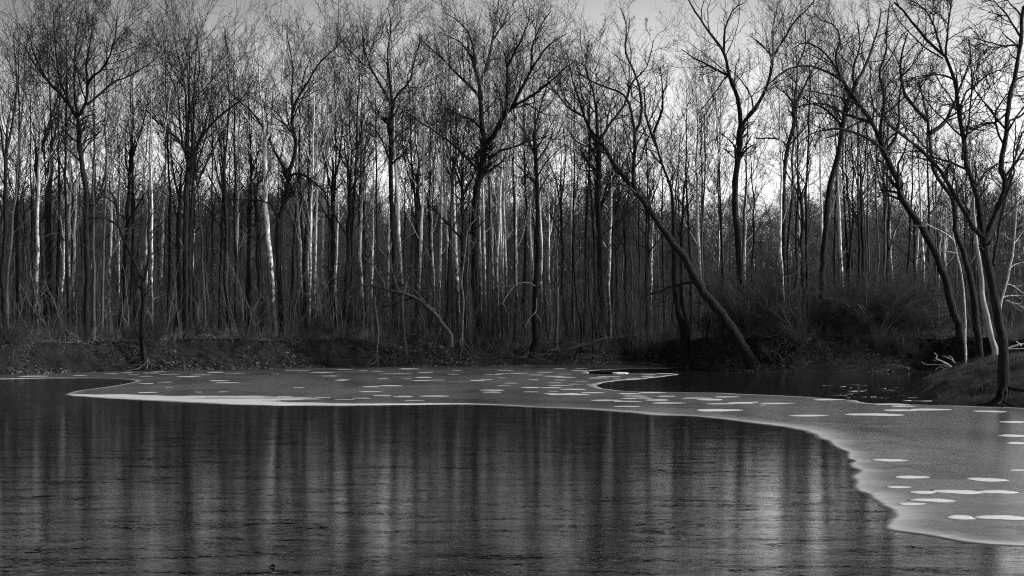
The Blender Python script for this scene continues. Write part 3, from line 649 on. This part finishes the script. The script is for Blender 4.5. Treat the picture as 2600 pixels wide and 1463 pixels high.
hero('bare_tree', 'big black tree on the grassy point with thick limbs spreading up out of the photo', 68.5, M_DARK, [
    (14, 10, '11:2290,950 2270,600 8:2245,1300 2190,900 2125,500 2070,80 7:2010,1300 1950,1000 1930,820'), (7.5, 4, '7:1930,820 1800,680 1700,560 1560,300 1380,10 3:1980,1320 1900,1230 1780,1110'),
    (4, 1.2, '3:1780,1110 1620,990 1500,880 1400,740'), (7.5, 3.2, '7:1925,820 1890,600 1840,250 1770,0 3:2140,1250 2130,1100 2110,1000 2080,800 2050,600 1980,430 1870,330 1720,150 1600,20'),
    (3.6, 1.2, '3:1985,430 2010,150 2030,0 2040,-80'), (3.6, 1.2, '3:1960,400 1900,200 1830,70 1720,0'), (3.4, 1.2, '3:2110,1000 2100,760 2180,660 2300,560 2400,520 2480,480'),
    (8, 5, '7:1960,850 2030,650 2100,450 2230,100 2330,-20 3:2400,1300 2430,1100 2460,800 2510,550 2545,300 2573,50'), (3.6, 1.2, '3:2540,270 2450,120 2340,0'), (3.4, 1.2, '3:2470,800 2400,900 2300,930 2150,1000'),
    (3, 1, '3:2050,600 1950,560 1800,570 1700,590'), (3.4, 1.2, '3:2430,1100 2350,900 2450,700 2600,760'), (3, 1, '3:2530,340 2400,340 2280,310 2190,280'), (5, 2.4, '7:2080,1250 2150,800 2220,450 2260,200 3:2440,1449 2500,1200 2560,1000'),
    (3.4, 1.2, '3:2110,1200 2160,900 2180,600 2160,300')], dens=0.8, up=0.04, wob=0.2, extra=3, fine=0.0055, ttr=0.8, roots=4, rootmat=M_DARK)
hero('bare_tree', 'thick dark trunk standing behind the grassy point, left of the pale smooth trunk', 92, M_DARK, [
    (11, 2, '8:1850,1300 1780,600 1730,100 7:1560,1000 1440,600 1420,150 3:1900,1300 1850,900 1780,600'), (6, 1.5, '3:1870,1000 1990,900 2080,700 2170,450'), (5, 1.5, '3:1850,900 1700,750 1640,500 1700,250')], dens=0.6, up=0.05, wob=0.24, extra=3, ttr=0.6)
hero('sycamore', 'pale smooth leaning trunk behind the big black tree on the grassy point', 90, simple('smooth grey bark', 0.16, 0.34, 5.0, 0.8, 0.02, 0.2, (1, 1, 0.2)), [
    (9, 1.2, '8:2110,1280 2020,900 1960,600 1890,250 1870,0 7:1800,900 1760,500 1740,0 3:2160,1200 2180,900')], dens=0.5, extra=4, ttr=0.6)
hero('sapling', 'thin white curving sapling with side twigs left of the black trunk', 96, M_WOOD, [
    (3.2, 1.2, '8:1620,700 1600,350 1560,0 7:1550,1400 1490,1080 1420,800 1390,450 1370,200 1360,30'), (1.6, .7, '7:1430,850 1370,780 1240,700 1110,640 980,560'), (1.5, .6, '7:1370,780 1300,630 1230,560 1110,490'), (1.4, .6, '7:1380,400 1300,280 1210,150'), (1.4, .6, '7:1480,1050 1330,1020 1200,1015'), (1.2, .5, '7:1470,970 1520,920 1600,880'), (1.1, .5, '8:1600,370 1560,430')], dens=0.25, twm=M_PTWIG, extra=0, ttr=0.5)
hero('sapling', 'thin white sapling with rising side branches at the right edge', 88, M_WOOD, [
    (3.6, 1.4, '8:2180,520 2250,250 2310,0 7:2330,1400 2380,1100 2420,850 2440,500 2460,250 2490,0 3:2540,1300'), (2, .7, '7:2420,880 2500,780 2570,680'), (1.6, .7, '7:2370,840 2290,780 2200,730'), (1.5, .6, '7:2430,380 2380,280 2310,170'), (1.5, .6, '8:2300,110 2400,130 2500,210 2600,260'), (1.5, .6, '8:2230,330 2360,295 2600,295'), (1.4, .6, '7:2350,1290 2440,1230 2580,1200'), (1.4, .6, '7:2460,490 2560,420'), (1.2, .5, '8:2280,380 2450,430 2580,510')], dens=0.25, twm=M_PTWIG, extra=0, ttr=0.5)
hero('leaning_tree', 'fallen leaning tree arching left from the bank with upright branches at the centre left', -4.2, M_MID, [
    (7, 1.6, '9:1420,960 1300,830 1200,680 1100,600 1000,520 850,460 700,430 500,380 400,355 290,360 200,410 130,450 110,520'),
    (4, 2, '9:1240,680 1120,590 1050,520 1020,460 930,400 860,370 740,300'), (3.4, 1, '9:780,430 740,330 700,180 670,0 5:310,300 320,250'), (2.6, .8, '9:600,390 600,330 540,230 480,130 360,20'),
    (3, 1, '9:840,460 870,370 910,250 1020,150 1060,150'), (2.4, .8, '9:740,300 690,230 600,180 500,150 430,40')], dens=0.5, up=0.05, wob=0.24, extra=1, ttr=0.3, a=50)
hero('bare_tree', 'small grey tree rising off the bank slope on flared roots, through the fallen arching tree', -1, M_MID, [
    (6, 3.5, '9:890,1290 860,1100 850,950 830,700 830,480'), (2, .8, '9:830,480 860,350 880,150 870,0'), (1.6, .7, '9:830,900 780,800 700,950 600,1010'), (1.6, .6, '9:835,800 900,950 1000,960')], dens=0.4, extra=1, roots=5, rootmat=M_MID, ttr=0.3)
hero('sapling', 'crooked pale sapling with a leaning white tip and tangled roots left of the big trunk', -1, M_PALE if False else M_ROOT, [
    (3.4, 1.6, '9:1550,1080 1565,900 1570,700 1580,520 1550,350 1570,150 1590,0 5:920,450 950,320 1000,240 1060,180')], dens=0.2, twm=M_PTWIG, extra=1, roots=5, ttr=0.4)
hero('snag', 'thin dead white snag with a snaking top beside the root-footed trunk', 140, M_WOOD, [
    (.7, 1.0, '10:180,730 240,620 330,530 355,440 340,350 335,325 355,320'), (.6, .4, '10:330,530 390,600 420,660')], dens=0, extra=0, plunge=False)
hero('bare_tree', 'dark trunk standing on spread roots at the foot of the bank, right of centre', -1, M_DARK, [
    (8, 4.5, '10:240,1140 290,1040 330,900 320,600 340,300 330,100 5:1480,480 1475,0 2:1470,1300 1450,1000'), (3, 1, '2:1460,1150 1380,1000 1300,850 1250,700'), (3, 1, '2:1450,1000 1500,800 1560,600 1580,400')], dens=0.8, extra=2, roots=6, ttr=0.6)
hero('dead_branch', 'bare white branch bent in an arch over the forest floor right of centre', 141, M_WOOD, [
    (.9, .9, '10:330,150 290,110 220,95 120,98 50,130 0,180 5:1280,800 1215,860'), (.8, .4, '5:1215,860 1240,890 1245,920'), (.6, .4, '5:1300,715 1250,735 1180,725')], dens=0, extra=0, plunge=False, cat='branch')
hero('bare_tree', 'small pale-footed tree with clawing white roots on the slope right of centre', -1, M_ROOT, [
    (4.5, 2.5, '10:630,1090 620,1000 625,850 640,600 640,350 5:1625,700 1610,400'), (2, 1, '10:645,1000 690,980 700,920'), (1.8, .7, '10:640,250 560,180 520,120'), (1.6, .7, '5:1620,760 1570,720 1540,650')], dens=0.4, extra=2, roots=6, ttr=0.4)
hero('bare_tree', 'thin dark curving tree growing from the slope in front of the fallen log', -1, M_DARK, [
    (2.8, 1.4, '10:870,1150 950,1040 990,850 980,640 930,500 900,250 5:1750,500 1760,200')], dens=0.5, extra=3, roots=0, ttr=0.4)
hero('bare_tree', 'thin upright dark tree with straddling roots just right of the fallen log', -1, M_DARK, [
    (2.2, 1.3, '10:1150,1200 1140,1000 1135,850 1150,700 1110,450 1090,300 5:1860,350')], dens=0.5, extra=3, roots=4, ttr=0.4)
hero('bare_tree', 'small tree on white tangled roots at the bank foot, left of the fallen arching tree', -1, M_ROOT, [
    (3, 1.6, '9:520,1280 520,1150 530,1000 530,900 520,800 490,500')], dens=0.3, extra=2, roots=6, ttr=0.4)
hero('bare_tree', 'dark leaning tree with a drooping left arm rooted at the bank foot, at the left', -1, M_DARK, [
    (9, 6, '4:1100,1370 1075,1200 1070,1000 1080,850 1075,700'), (5, 1.2, '4:1075,700 1000,530 930,380 890,270 870,80 830,40 1:820,1300'), (3.4, 1, '4:890,270 780,215 720,210 640,270'), (4, 1.2, '4:1078,700 1120,500 1110,350 1120,150 1:1110,1350')], dens=0.5, extra=2, roots=6, rootmat=M_MID, ttr=0.6, wob=0.24)
hero('bare_tree', 'pair-trunked dark tree at the bank edge right before the cove, left stem', -1, M_DARK, [
    (9, 2, '10:2440,1090 2430,800 2350,500 2300,200 5:2500,300 2480,0 2:2400,1200 2350,1000'), (4, 1, '2:2370,1100 2300,900 2280,650'), (4, 1, '2:2350,1000 2420,800 2400,500')], dens=0.7, extra=3, ttr=0.6)
hero('bare_tree', 'pair-trunked dark tree at the bank edge right before the cove, right stem', -1, M_DARK, [
    (8, 1.5, '10:2490,1080 2480,800 2440,500 2400,200 5:2570,100 3:10,1449 60,1200')], dens=0.7, extra=4, ttr=0.6)

# driftwood, logs
def limb_thing(name, label, cat, D, mat, limbs, group=None):
    return hero(name, label, D, mat, limbs, group, dens=0, extra=0, plunge=False, cat=cat)
R3z = lambda s: s
limb_thing('driftwood', 'white forked driftwood snagged at the waterline behind the grassy point', 'driftwood', 113, M_WOOD, [
    (3.5, 1.2, '11:1560,500 1500,460 1440,410 1380,390 1290,340'), (1.6, .8, '11:1570,410 1530,370 1460,330 1390,310'), (1.4, .7, '11:1540,370 1520,330 1490,305'),
    (1.5, .8, '11:1500,480 1400,440 1290,440 1200,430 1120,430 1085,390'), (1.3, .8, '11:1470,500 1400,490 1350,460 1300,500 1290,520'), (1.2, .6, '11:1380,390 1340,370 1260,370'), (1.3, .6, '11:1300,340 1310,300 1270,265'), (1, .6, '11:1450,440 1420,470 1400,500')])
limb_thing('fallen_log', 'long pale fallen log lying up the leaf covered slope', 'log', 143.5, M_ROOT, [(5.5, 3.5, '10:790,1060 900,1010 1000,990 1120,960 1220,920 1300,890'), (1.6, 1, '10:1000,985 900,950 830,965 760,1010')])
limb_thing('driftwood', 'two bare white branches lying behind the big black tree on the point', 'driftwood', 72, M_WOOD, [(3, 2, '11:2340,195 2400,175 2480,150 2600,125'), (1.8, 1.2, '11:2340,205 2450,203 2600,205'), (1.4, .8, '11:2540,165 2490,120 2460,90')])
def flat_log(label, px0, px1, r, mat, name='log', cat='log', z=0.06):
    a = ground(*px0, z); b = ground(*px1, z); K = 12; s = np.linspace(0, 1, K)[:, None]; P = a * (1 - s) + b * s; g = np.random.default_rng(5)
    P[:, 1] += 0.25 * np.sin(s[:, 0] * 5); P[:, 2] += g.normal(0, 0.015, K); R = r * (1 - 0.55 * s[:, 0]) * (1 + g.normal(0, .08, K))
    k = tube(P[None], R[None], 8); br = children(P[None], R[None], 3, 0.2, 0.9, 60, 0.12, 0.05, 4, 0.2, 0.4, 0.02, 0.4, None, None, g)
    V, Q = join([k, tube(br[0], br[1], 5)]); o = obj(name, mesh_np(name, V - a, Q, mat), None, a); tag(o, label, cat)
flat_log('black sodden log frozen flat in the far ice near the open water', (1497, 947.5), (1556, 948.5), 0.16, M_DARK)
# ragged snow lump at its end
g = ground(1574, 948.2, 0.03); nn_ = 60
a = np.linspace(0, 2 * np.pi, 24, endpoint=False); rings = []
for k, (rr_, zz_) in enumerate(((1, 0.0), (0.9, 0.05), (0.6, 0.09), (0.25, 0.11))):
    rings.append(np.column_stack([np.cos(a) * rr_ * (0.95 + 0.2 * np.sin(3 * a)), np.sin(a) * rr_ * 0.5, zz_ + 0.03 * np.sin(5 * a + k)]))
V = np.concatenate(rings) * 0.6; idr = np.arange(len(V)).reshape(4, 24); nx = np.roll(idr, -1, 1)
tag(obj('snow_lump', mesh_np('snow_lump', V, [np.stack([idr[:-1], nx[:-1], nx[1:], idr[1:]], -1).reshape(-1, 4), idr[-1:, :]], M_FROST), None, g), 'small ragged lump of white snow at the end of the black log', 'snow lump')
# a dead leaf poking out of the near ice
g = ground(690, 1441, 0.0)
V = 0.5 * np.array([[-.09, 0, .0], [.0, .03, .05], [.06, 0, .11], [.10, -.02, .0], [.01, -.05, .01], [-.03, .02, .06]]); Q = np.array([[0, 1, 5], [1, 2, 3], [0, 4, 1], [4, 3, 1], [5, 1, 2]])
tag(obj('dead_leaf', mesh_np('dead_leaf', V, Q, M_DARK, False), None, g), 'curled black dead leaf stuck in the near ice at the bottom', 'leaf')

# ------------------------------------------------------------------ traced rows of trunks
PALE = [(92, 4.5), (172, 3), (187, 3), (280, 3), (372, 2.6), (386, 2.6), (410, 3.4), (597, 5), (768, 4.5), (783, 3), (800, 2.2), (827, 3), (921, 4.5), (1030, 3), (1064, 4), (1111, 3),
        (1137, 3.2), (1237, 3), (1252, 3), (1266, 4.5), (1274, 2.6), (1293, 3), (1310, 2.6), (1352, 3), (1372, 2.4), (1456, 2.4), (1547, 5), (1776, 4), (1992, 3), (2144, 4), (2092, 3), (2342, 3.4)]
DARK = [(15, 5), (45, 4), (110, 5), (140, 4), (236, 5), (300, 4), (345, 3.5), (445, 5), (500, 5), (522, 4), (560, 3), (640, 5), (850, 5), (882, 4), (960, 4), (1050, 4), (1085, 3), (1180, 5), (1330, 4),
        (1395, 3), (1440, 3.4), (1482, 4), (1530, 6), (1562, 5), (1602, 3), (1640, 3.4), (1690, 4), (2040, 4), (2165, 4), (2205, 3), (2255, 3.2), (2300, 4)]
random.seed(5)
taken = []
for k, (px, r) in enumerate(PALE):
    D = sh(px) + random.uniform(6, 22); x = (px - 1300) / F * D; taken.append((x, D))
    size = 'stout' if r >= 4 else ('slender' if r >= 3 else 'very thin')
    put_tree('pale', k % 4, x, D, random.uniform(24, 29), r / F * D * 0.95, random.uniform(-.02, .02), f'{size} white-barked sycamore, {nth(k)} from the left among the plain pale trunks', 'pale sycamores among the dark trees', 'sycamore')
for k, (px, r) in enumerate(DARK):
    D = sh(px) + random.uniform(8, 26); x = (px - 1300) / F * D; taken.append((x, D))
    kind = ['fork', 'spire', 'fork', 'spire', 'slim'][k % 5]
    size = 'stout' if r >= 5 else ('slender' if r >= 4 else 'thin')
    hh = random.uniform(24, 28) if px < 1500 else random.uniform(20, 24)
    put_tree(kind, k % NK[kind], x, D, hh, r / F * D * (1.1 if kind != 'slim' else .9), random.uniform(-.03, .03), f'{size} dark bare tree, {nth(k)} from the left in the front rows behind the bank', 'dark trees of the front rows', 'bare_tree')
# deeper rows
ZN = [(150, 'near the left edge'), (330, 'behind the wide crowned left tree'), (560, 'behind the V forked tree'), (800, 'behind the tall white sycamore'), (1090, 'behind the fallen arching tree'),
      (1290, 'behind the broad central tree'), (1460, 'behind the arched white branch'), (1640, 'behind the steep limbed tree'), (1790, 'behind the thick leaning tree'), (1960, 'behind the tall Y shaped tree'), (2200, 'behind the cove thicket'), (2400, 'behind the long leaning tree'), (9999, 'behind the grassy point')]
def zone_label(items):
    """items: (object, px, look) -> a label counted from the left inside each stretch of the wood"""
    by = {}
    for o, px, look in items: by.setdefault((next(z for lim, z in ZN if px < lim), look), []).append((px, o))
    for (z, look), L in by.items():
        L.sort(key=lambda t: t[0])
        for k, (px, o) in enumerate(L): o['label'] = look[0] + (f', {nth(k)} from the left' if len(L) > 1 else '') + look[1] + z
LATE = []
for k in range(60):
    px = 2420 * random.random() ** .8
    if 1880 < px < 1978: px += 110
    D = sh(px) + random.uniform(9, 30); x = (px - 1300) / F * D; taken.append((x, D)); kind = random.choice(['spire', 'spire', 'fork', 'slim'])
    e = put_tree(kind, random.randrange(NK[kind]), x, D, random.uniform(25, 28.5) if px < 1500 else random.uniform(22.5, 26), random.uniform(.09, .15), random.uniform(-.04, .04), 'x', 'slim trees between the front rows', 'bare_tree')
    LATE.append((e, px, ('slim high-topped tree', ', ')))
cnt_ = 0; tries = 0
while cnt_ < 118 and tries < 6000:
    tries += 1
    D = 148 + 75 * random.random() ** 1.3; px = random.uniform(-60, 2660)
    if 1882 < px < 1976 and random.random() < .85: continue
    x = (px - 1300) / F * D
    if any((x - a) ** 2 + (D - b) ** 2 < 2.6 ** 2 for a, b in taken): continue
    taken.append((x, D)); cnt_ += 1
    kind = random.choices(['spire', 'fork', 'pale', 'slim'], [3, 2.4, 1.5, 3])[0]
    if kind == 'pale': nm, lb, gr = 'sycamore', 'pale trunked tree half hidden deep in the woods behind the front rows', 'pale trees deep in the woods'
    elif kind == 'slim': nm, lb, gr = 'bare_tree', 'thin grey young tree deep in the woods behind the front rows', 'thin young trees deep in the woods'
    else: nm, lb, gr = 'bare_tree', 'tall dark bare tree deep in the woods behind the front rows', 'dark trees deep in the woods'
    e = put_tree(kind, random.randrange(NK[kind]), x, D, random.uniform(21, 27) if px < 1700 else random.uniform(18, 23), random.uniform(.12, .2), random.uniform(-.03, .03), lb, gr, nm)
    LATE.append((e, px, ({'pale': 'pale deep-wood tree', 'slim': 'thin grey tree', 'fork': 'distant forked tree', 'spire': 'distant straight tree'}[kind], ', ')))
zone_label(LATE)

# ------------------------------------------------------------------ far-off wood on the hill: one mass
bk = [proto('back', 900 + i) for i in range(5)]
Vs, Qs, off = [], [], 0; rb = np.random.default_rng(77)
for k in range(1500):
    D = 250 + 220 * rb.random() ** 1.15; px = rb.uniform(-120, 2720); x = (px - 1300) / F * D
    V, Q = bk[k % 5]; a = rb.uniform(0, 6.28); s = rb.uniform(0.65, 0.92) * (1 + 0.30 * float(vnoise(x, D * .3, 26, 81)) + 0.12 * float(vnoise(x, D, 8, 82))); c_, s_ = math.cos(a), math.sin(a)
    z = float(terr(x, D)); W = np.column_stack([(V[:, 0] * c_ - V[:, 1] * s_) * s * 1.2 + x, (V[:, 0] * s_ + V[:, 1] * c_) * s * 1.2 + D, V[:, 2] * s + z])
    Vs.append(W.astype(np.float32)); Qs.append(Q + off); off += len(V)
tag(obj('distant_woods', mesh_np('distant_woods', np.concatenate(Vs), np.concatenate(Qs), simple('far grey bark', 0.02, 0.10, 0.6, 0.9), False)), 'far-off leafless woods closing the view behind the trees', 'woods', kind='stuff')

# ------------------------------------------------------------------ understory, brush, weeds, leaves
def stems(n, xf, yf, hlo, hhi, lean, r, seed, K=5, wob=0.12, kids=4, mat=M_TWIG, zf=None, base_r=None):
    g = np.random.default_rng(seed); x, y = xf(g, n), None; y = yf(g, x); z = (zf or terr)(x, y)
    h = g.uniform(hlo, hhi, n); d = nrm(np.column_stack([g.normal(0, lean, n), g.normal(0, lean, n), np.ones(n)]))
    P = np.empty((n, K, 3)); P[:, 0] = np.column_stack([x, y, z - 0.05])
    for k in range(1, K):
        P[:, k] = P[:, k - 1] + d * (h / (K - 1))[:, None]; d = nrm(d + g.normal(0, wob, d.shape))
    R = np.linspace(1, 0.3, K)[None] * (r * g.uniform(0.6, 1.5, n))[:, None]
    out = [tube(P, R, 3)]
    if kids:
        c = children(P, R, kids, 0.25, 1, 38, 0.4, 0.05, 4, 0.16, 0.6, 0.008, 0.5, 2.0, None, g); out.append(tube(c[0], c[1], 3))
    return join(out)
fx = lambda g, n: g.uniform(-1, 1, n)
def yforest(lo, hi):
    return lambda g, u: lo + (hi - lo) * g.random(len(u)) ** 1.3
def forest_xy(lo, hi, p=1.3):
    st = {}
    def xf(g, n):
        D = lo + (hi - lo) * g.random(n) ** p; st['D'] = D; return g.uniform(-0.33, 0.33, n) * D
    def yf(g, x): return np.maximum(st['D'], shore(x) + 5 + 3 * g.random(len(x)))
    return xf, yf
xf, yf = forest_xy(135, 250); V, Q = stems(5200, xf, yf, 2.5, 10, 0.07, 0.022, 51, 6, 0.07, 4)
tag(obj('underbrush', mesh_np('underbrush', V, Q, simple('brush bark', 0.01, 0.06, 0.3, 0.8), False)), 'thicket of thin saplings and brush filling the forest floor', 'underbrush', kind='stuff')
xf, yf = forest_xy(122, 190, 1.1); V, Q = stems(1300, xf, yf, 1.5, 9, 0.18, 0.018, 57, 7, 0.13, 4)
tag(obj('undergrowth', mesh_np('undergrowth', V, Q, M_PTWIG, False)), 'pale crooked stems and twigs catching light low in the woods', 'undergrowth', kind='stuff')
xf, yf = forest_xy(118, 170, 1.0); V, Q = stems(9000, xf, yf, 0.4, 1.4, 0.35, 0.008, 52, 4, 0.2, 3)
tag(obj('weeds', mesh_np('weeds', V, Q, simple('pale dry weeds', 0.04, 0.24, 1.0, 0.7), False)), 'low tangle of dry weeds on top of the bank', 'weeds', kind='stuff')
# grass on the point
gg = np.random.default_rng(53); n = 26000; x = gg.uniform(16.5, 45, n); y = gg.uniform(64, 95, n); z = mound(x, y); k = z > 0.08
x, y, z = x[k], y[k], z[k]; n = len(x); h = gg.uniform(.06, .26, n) * (0.6 + 0.8 * (vnoise(x, y, 1.4, 5) > 0)); dx = gg.normal(-.05, .12, n); dy = gg.normal(-.03, .1, n); wd = gg.uniform(.006, .014, n)
V = np.stack([np.column_stack([x - wd, y, z - .02]), np.column_stack([x + wd, y, z - .02]), np.column_stack([x + dx, y + dy, z + h])], 1).reshape(-1, 3)
tag(obj('grass', mesh_np('grass', V, np.arange(3 * n).reshape(-1, 3), M_GRASS, False)), 'short dry grass growing over the point of land', 'grass', kind='stuff')
# fallen leaves
def leaves(n, x, y, z, seed, lo=.03, hi=.085):
    g = np.random.default_rng(seed); s = g.uniform(lo, hi, n); a = g.uniform(0, 6.28, n); t = g.normal(0, .5, (n, 2)); V = []
    for cx, cy in ((-1, -.6), (1, -.6), (1, .6), (-1, .6)):
        ux = (cx * np.cos(a) - cy * np.sin(a)) * s; uy = (cx * np.sin(a) + cy * np.cos(a)) * s
        V.append(np.column_stack([x + ux, y + uy, z + .04 + np.clip(ux * t[:, 0] + uy * t[:, 1], -.04, .1)]))
    return np.stack(V, 1).reshape(-1, 3), np.arange(4 * n).reshape(-1, 4)
g = np.random.default_rng(54); n = 60000; D = g.uniform(0, 1, n); x = g.uniform(-46, 46, n); y = shore(x) + 0.2 + 16 * D ** 1.5; z = terr(x, y)
dn = vnoise(x, y, 2.2, 61) + 0.5 * vnoise(x, y, 0.8, 62) + np.interp(x, [-40, -5, 2, 12, 14, 40], [-.1, .0, .5, .5, -.1, -.3]); k = dn > g.normal(0.1, .25, n)
V, Q = leaves(k.sum(), x[k], y[k], z[k], 55)
tag(obj('leaf_litter', mesh_np('leaf_litter', V, Q, M_LEAF, False)), 'fallen leaves scattered over the slope of the bank', 'leaf litter', kind='stuff')

g = np.random.default_rng(64); n = 5200; x = g.uniform(-46, 46, n); off_ = 0.3 + 4.2 * g.random(n) ** 1.1; keep_ = (vnoise(x, off_, 2.0, 71) + 0.25 + np.interp(x, [-40, 4, 6, 13, 14, 40], [.3, .3, -.25, -.25, .3, .3])) > g.normal(0, .3, n)
x = x[keep_]; y = shore(x) + off_[keep_]; n = len(x); P = np.empty((n, 7, 3)); P[:, 0] = np.column_stack([x, y, terr(x, y)])
d = nrm(np.column_stack([g.normal(0, .9, n), g.normal(-.25, .5, n), g.uniform(.1, 1.1, n)])); L = g.uniform(.4, 2.0, n)
for j in range(1, 7):
    P[:, j] = P[:, j - 1] + d * (L / 6)[:, None]; d = nrm(d + g.normal(0, .22, d.shape) + np.array([0, 0, -.16]))
P[:, 1:, 2] = np.maximum(P[:, 1:, 2], 0.03); R = np.linspace(1, .4, 7)[None] * g.uniform(.006, .017, (n, 1)); c = children(P, R, 2, .2, .9, 45, .5, -.02, 4, .25, .7, .005, .6, None, L, g)
V, Q = join([tube(P, R, 3), tube(c[0], c[1], 3)])
tag(obj('brambles', mesh_np('brambles', V, Q, simple('bramble stems', 0.01, 0.10, 0.8, 0.8), False)), 'tangle of bare brambles arching over the cut bank', 'brambles', kind='stuff')
# shrubs: twiggy many-stemmed bushes
def shrub_mesh(seed, h, droop):
    g = np.random.default_rng(seed); n = 16; a = g.uniform(0, 6.28, n); sp = g.uniform(.1, .75, n)
    d = nrm(np.column_stack([np.cos(a) * sp, np.sin(a) * sp, np.ones(n)])); P = np.empty((n, 8, 3)); P[:, 0] = np.column_stack([np.cos(a) * .12, np.sin(a) * .12, 0 * a - .15]); L = h * g.uniform(.6, 1.15, n)
    for k in range(1, 8):
        P[:, k] = P[:, k - 1] + d * (L / 7)[:, None]; d = nrm(d + g.normal(0, .12, d.shape) + np.array([0, 0, droop]))
    R = np.linspace(1, .3, 8)[None] * (.022 * h / 4 + .008) * np.ones((n, 1))
    c1 = children(P, R, 8, .1, 1, 34, .45, .03 + droop, 5, .18, .55, .009, .5, None, L, g); c2 = children(c1[0], c1[1], 6, .1, 1, 36, .5, .02, 4, .2, .7, .007, .6, None, c1[2], g)
    c3 = children(c2[0], c2[1], 3, .1, 1, 36, .5, .02, 3, .2, .8, .006, .6, None, c2[2], g)
    return join([tube(P, R, 4)]), join([tube(c1[0], c1[1], 3), tube(c2[0], c2[1], 3), tube(c3[0], c3[1], 3)])
M_BR = simple('shrub twigs', 0.01, 0.045, 0.5, 0.8); M_STEM = simple('shrub stems', 0.03, 0.14, 0.5, 0.8)
SHR = []
for i in range(5):
    (a, b), (c, d) = shrub_mesh(300 + i, 4.0, (-.05, .02, -.12, .0, -.06)[i]); SHR.append((mesh_np('shrub_stems', a, b, M_STEM), mesh_np('shrub_twigs', c, d, M_BR, False)))
def put_shrub(x, y, s, label, group, i):
    e = empty('shrub', (x, y, gz(x, y)), label, 'shrub', group); e.scale = (s * 1.15, s * 1.15, s); e.rotation_euler = (0, 0, random.uniform(0, 6.28))
    obj('stem', SHR[i][0], e); obj('twig_crown', SHR[i][1], e); return e
random.seed(9)
THK = []
for k in range(34):
    px = 1880 + 560 * random.random() ** 0.85; D = sh(px) + random.uniform(2.5, 16)
    THK.append((px, put_shrub((px - 1300) / F * D, D, random.uniform(0.6, 1.5), 'x', 'bushes of the thicket behind the cove', k % 5)))
THK.sort(key=lambda t: t[0])
for k, (px, e) in enumerate(THK): e['label'] = f'tall twiggy bush in the thicket behind the cove, {nth(k)} from the left'
SP_ = [(1690, 3, .45), (1725, 2, .5), (1790, 2.5, .6), (1830, 3, .5), (1600, 9, .4), (800, 4.5, .5), (770, 4, .4), (835, 5, .42), (40, 2, .5), (10, 2.5, .6), (90, 3, .45), (360, 2.5, .55), (395, 3, .5), (330, 3, .4), (500, 4.5, .4), (540, 4.2, .35), (640, 4.5, .35), (900, 5, .35),
       (1160, 5.5, .4), (1130, 6, .35), (1240, 6.5, .35), (1060, 5, .35), (200, 4, .4), (150, 4.2, .4), (270, 4, .35), (1960, 1.8, .4), (2040, 1.8, .4), (2230, 2, .45), (2290, 1.6, .5), (2330, 1.5, .45)]
for k, (px, dd, s) in enumerate(sorted(SP_)):
    D = sh(px) + dd; put_shrub((px - 1300) / F * D, D, s, f'low twiggy bush on the lip of the far bank, {nth(k)} from the left', 'low bushes along the bank', k % 5)
# hanging roots on the cut bank
random.seed(21)
for k in range(34):
    px = 20 + k * 1880 / 34 + random.uniform(-20, 20) if k < 30 else 1980 + (k - 30) * 90; D = sh(px) + random.uniform(1.2, 3.2); x = (px - 1300) / F * D
    g = np.random.default_rng(500 + k); n = g.integers(4, 8); b = np.array([x, D + .6, gz(x, D + .6) + .12]); P = np.empty((n, 9, 3)); P[:, 0] = b
    d = nrm(np.column_stack([g.normal(0, .8, n), -np.ones(n) * .7, g.normal(.1, .35, n)])); L = g.uniform(1.0, 2.6, n)
    for j in range(1, 9):
        P[:, j] = P[:, j - 1] + d * (L / 8)[:, None]; d = nrm(d + g.normal(0, .25, d.shape) + np.array([0, 0, -.16]))
    P[:, 1:, 2] = np.maximum(P[:, 1:, 2], np.maximum(terr(P[:, 1:, 0], P[:, 1:, 1]), 0.02) + .03)
    R = np.linspace(.026, .009, 9)[None] * g.uniform(.7, 1.3, (n, 1)); c = children(P, R, 4, .2, 1, 50, .35, -.04, 5, .25, .6, .008, .5, None, L, g)
    V, Q = join([tube(P, R, 5), tube(c[0], c[1], 3)]); o = obj('exposed_roots', mesh_np('exposed_roots', V - b, Q, M_ROOT if k % 3 == 0 else M_MID), None, b)
    tag(o, f'tangle of bare roots hanging out of the cut bank, {nth(k)} from the left', 'roots', 'root tangles along the cut bank')
# shards of thin ice, shaped also as stand-ins for ripple glints off the point
random.seed(31); SHD = []
for k in range(44):
    px = random.uniform(2090, 2345); py = 976 + 38 * random.random() ** .8 + (px - 2200) * .035; g = ground(px, py, 0.0); r = random.uniform(.05, .26); m_ = 8
    a = np.sort(np.array([random.uniform(0, 6.283) for _ in range(m_)])); rr = r * np.array([random.uniform(.35, 1) for _ in a]); lx = random.uniform(1.2, 2.8)
    tz = np.cos(a) * random.uniform(-.01, .01)
    V = np.concatenate([np.column_stack([np.cos(a) * rr * lx, np.sin(a) * rr, 0 * a - .03]), np.column_stack([np.cos(a) * rr * lx, np.sin(a) * rr, tz + .008])]); i2 = np.arange(m_); j2 = (i2 + 1) % m_
    o = obj('ice_glint_shard', mesh_np('ice_glint_shard', V, [np.stack([i2, j2, j2 + m_, i2 + m_], -1), (i2 + m_)[None]], M_FROST if k % 4 == 0 else M_ICE, False), None, g)
    SHD.append((px, o)); tag(o, 'x', 'ice shard', 'ice shards and ripple glints off the grassy point')
SHD.sort(key=lambda t: t[0])
for k, (px, o) in enumerate(SHD): o['label'] = f'thin ice shard doubling as a ripple glint off the grassy point, {nth(k)} from the left'
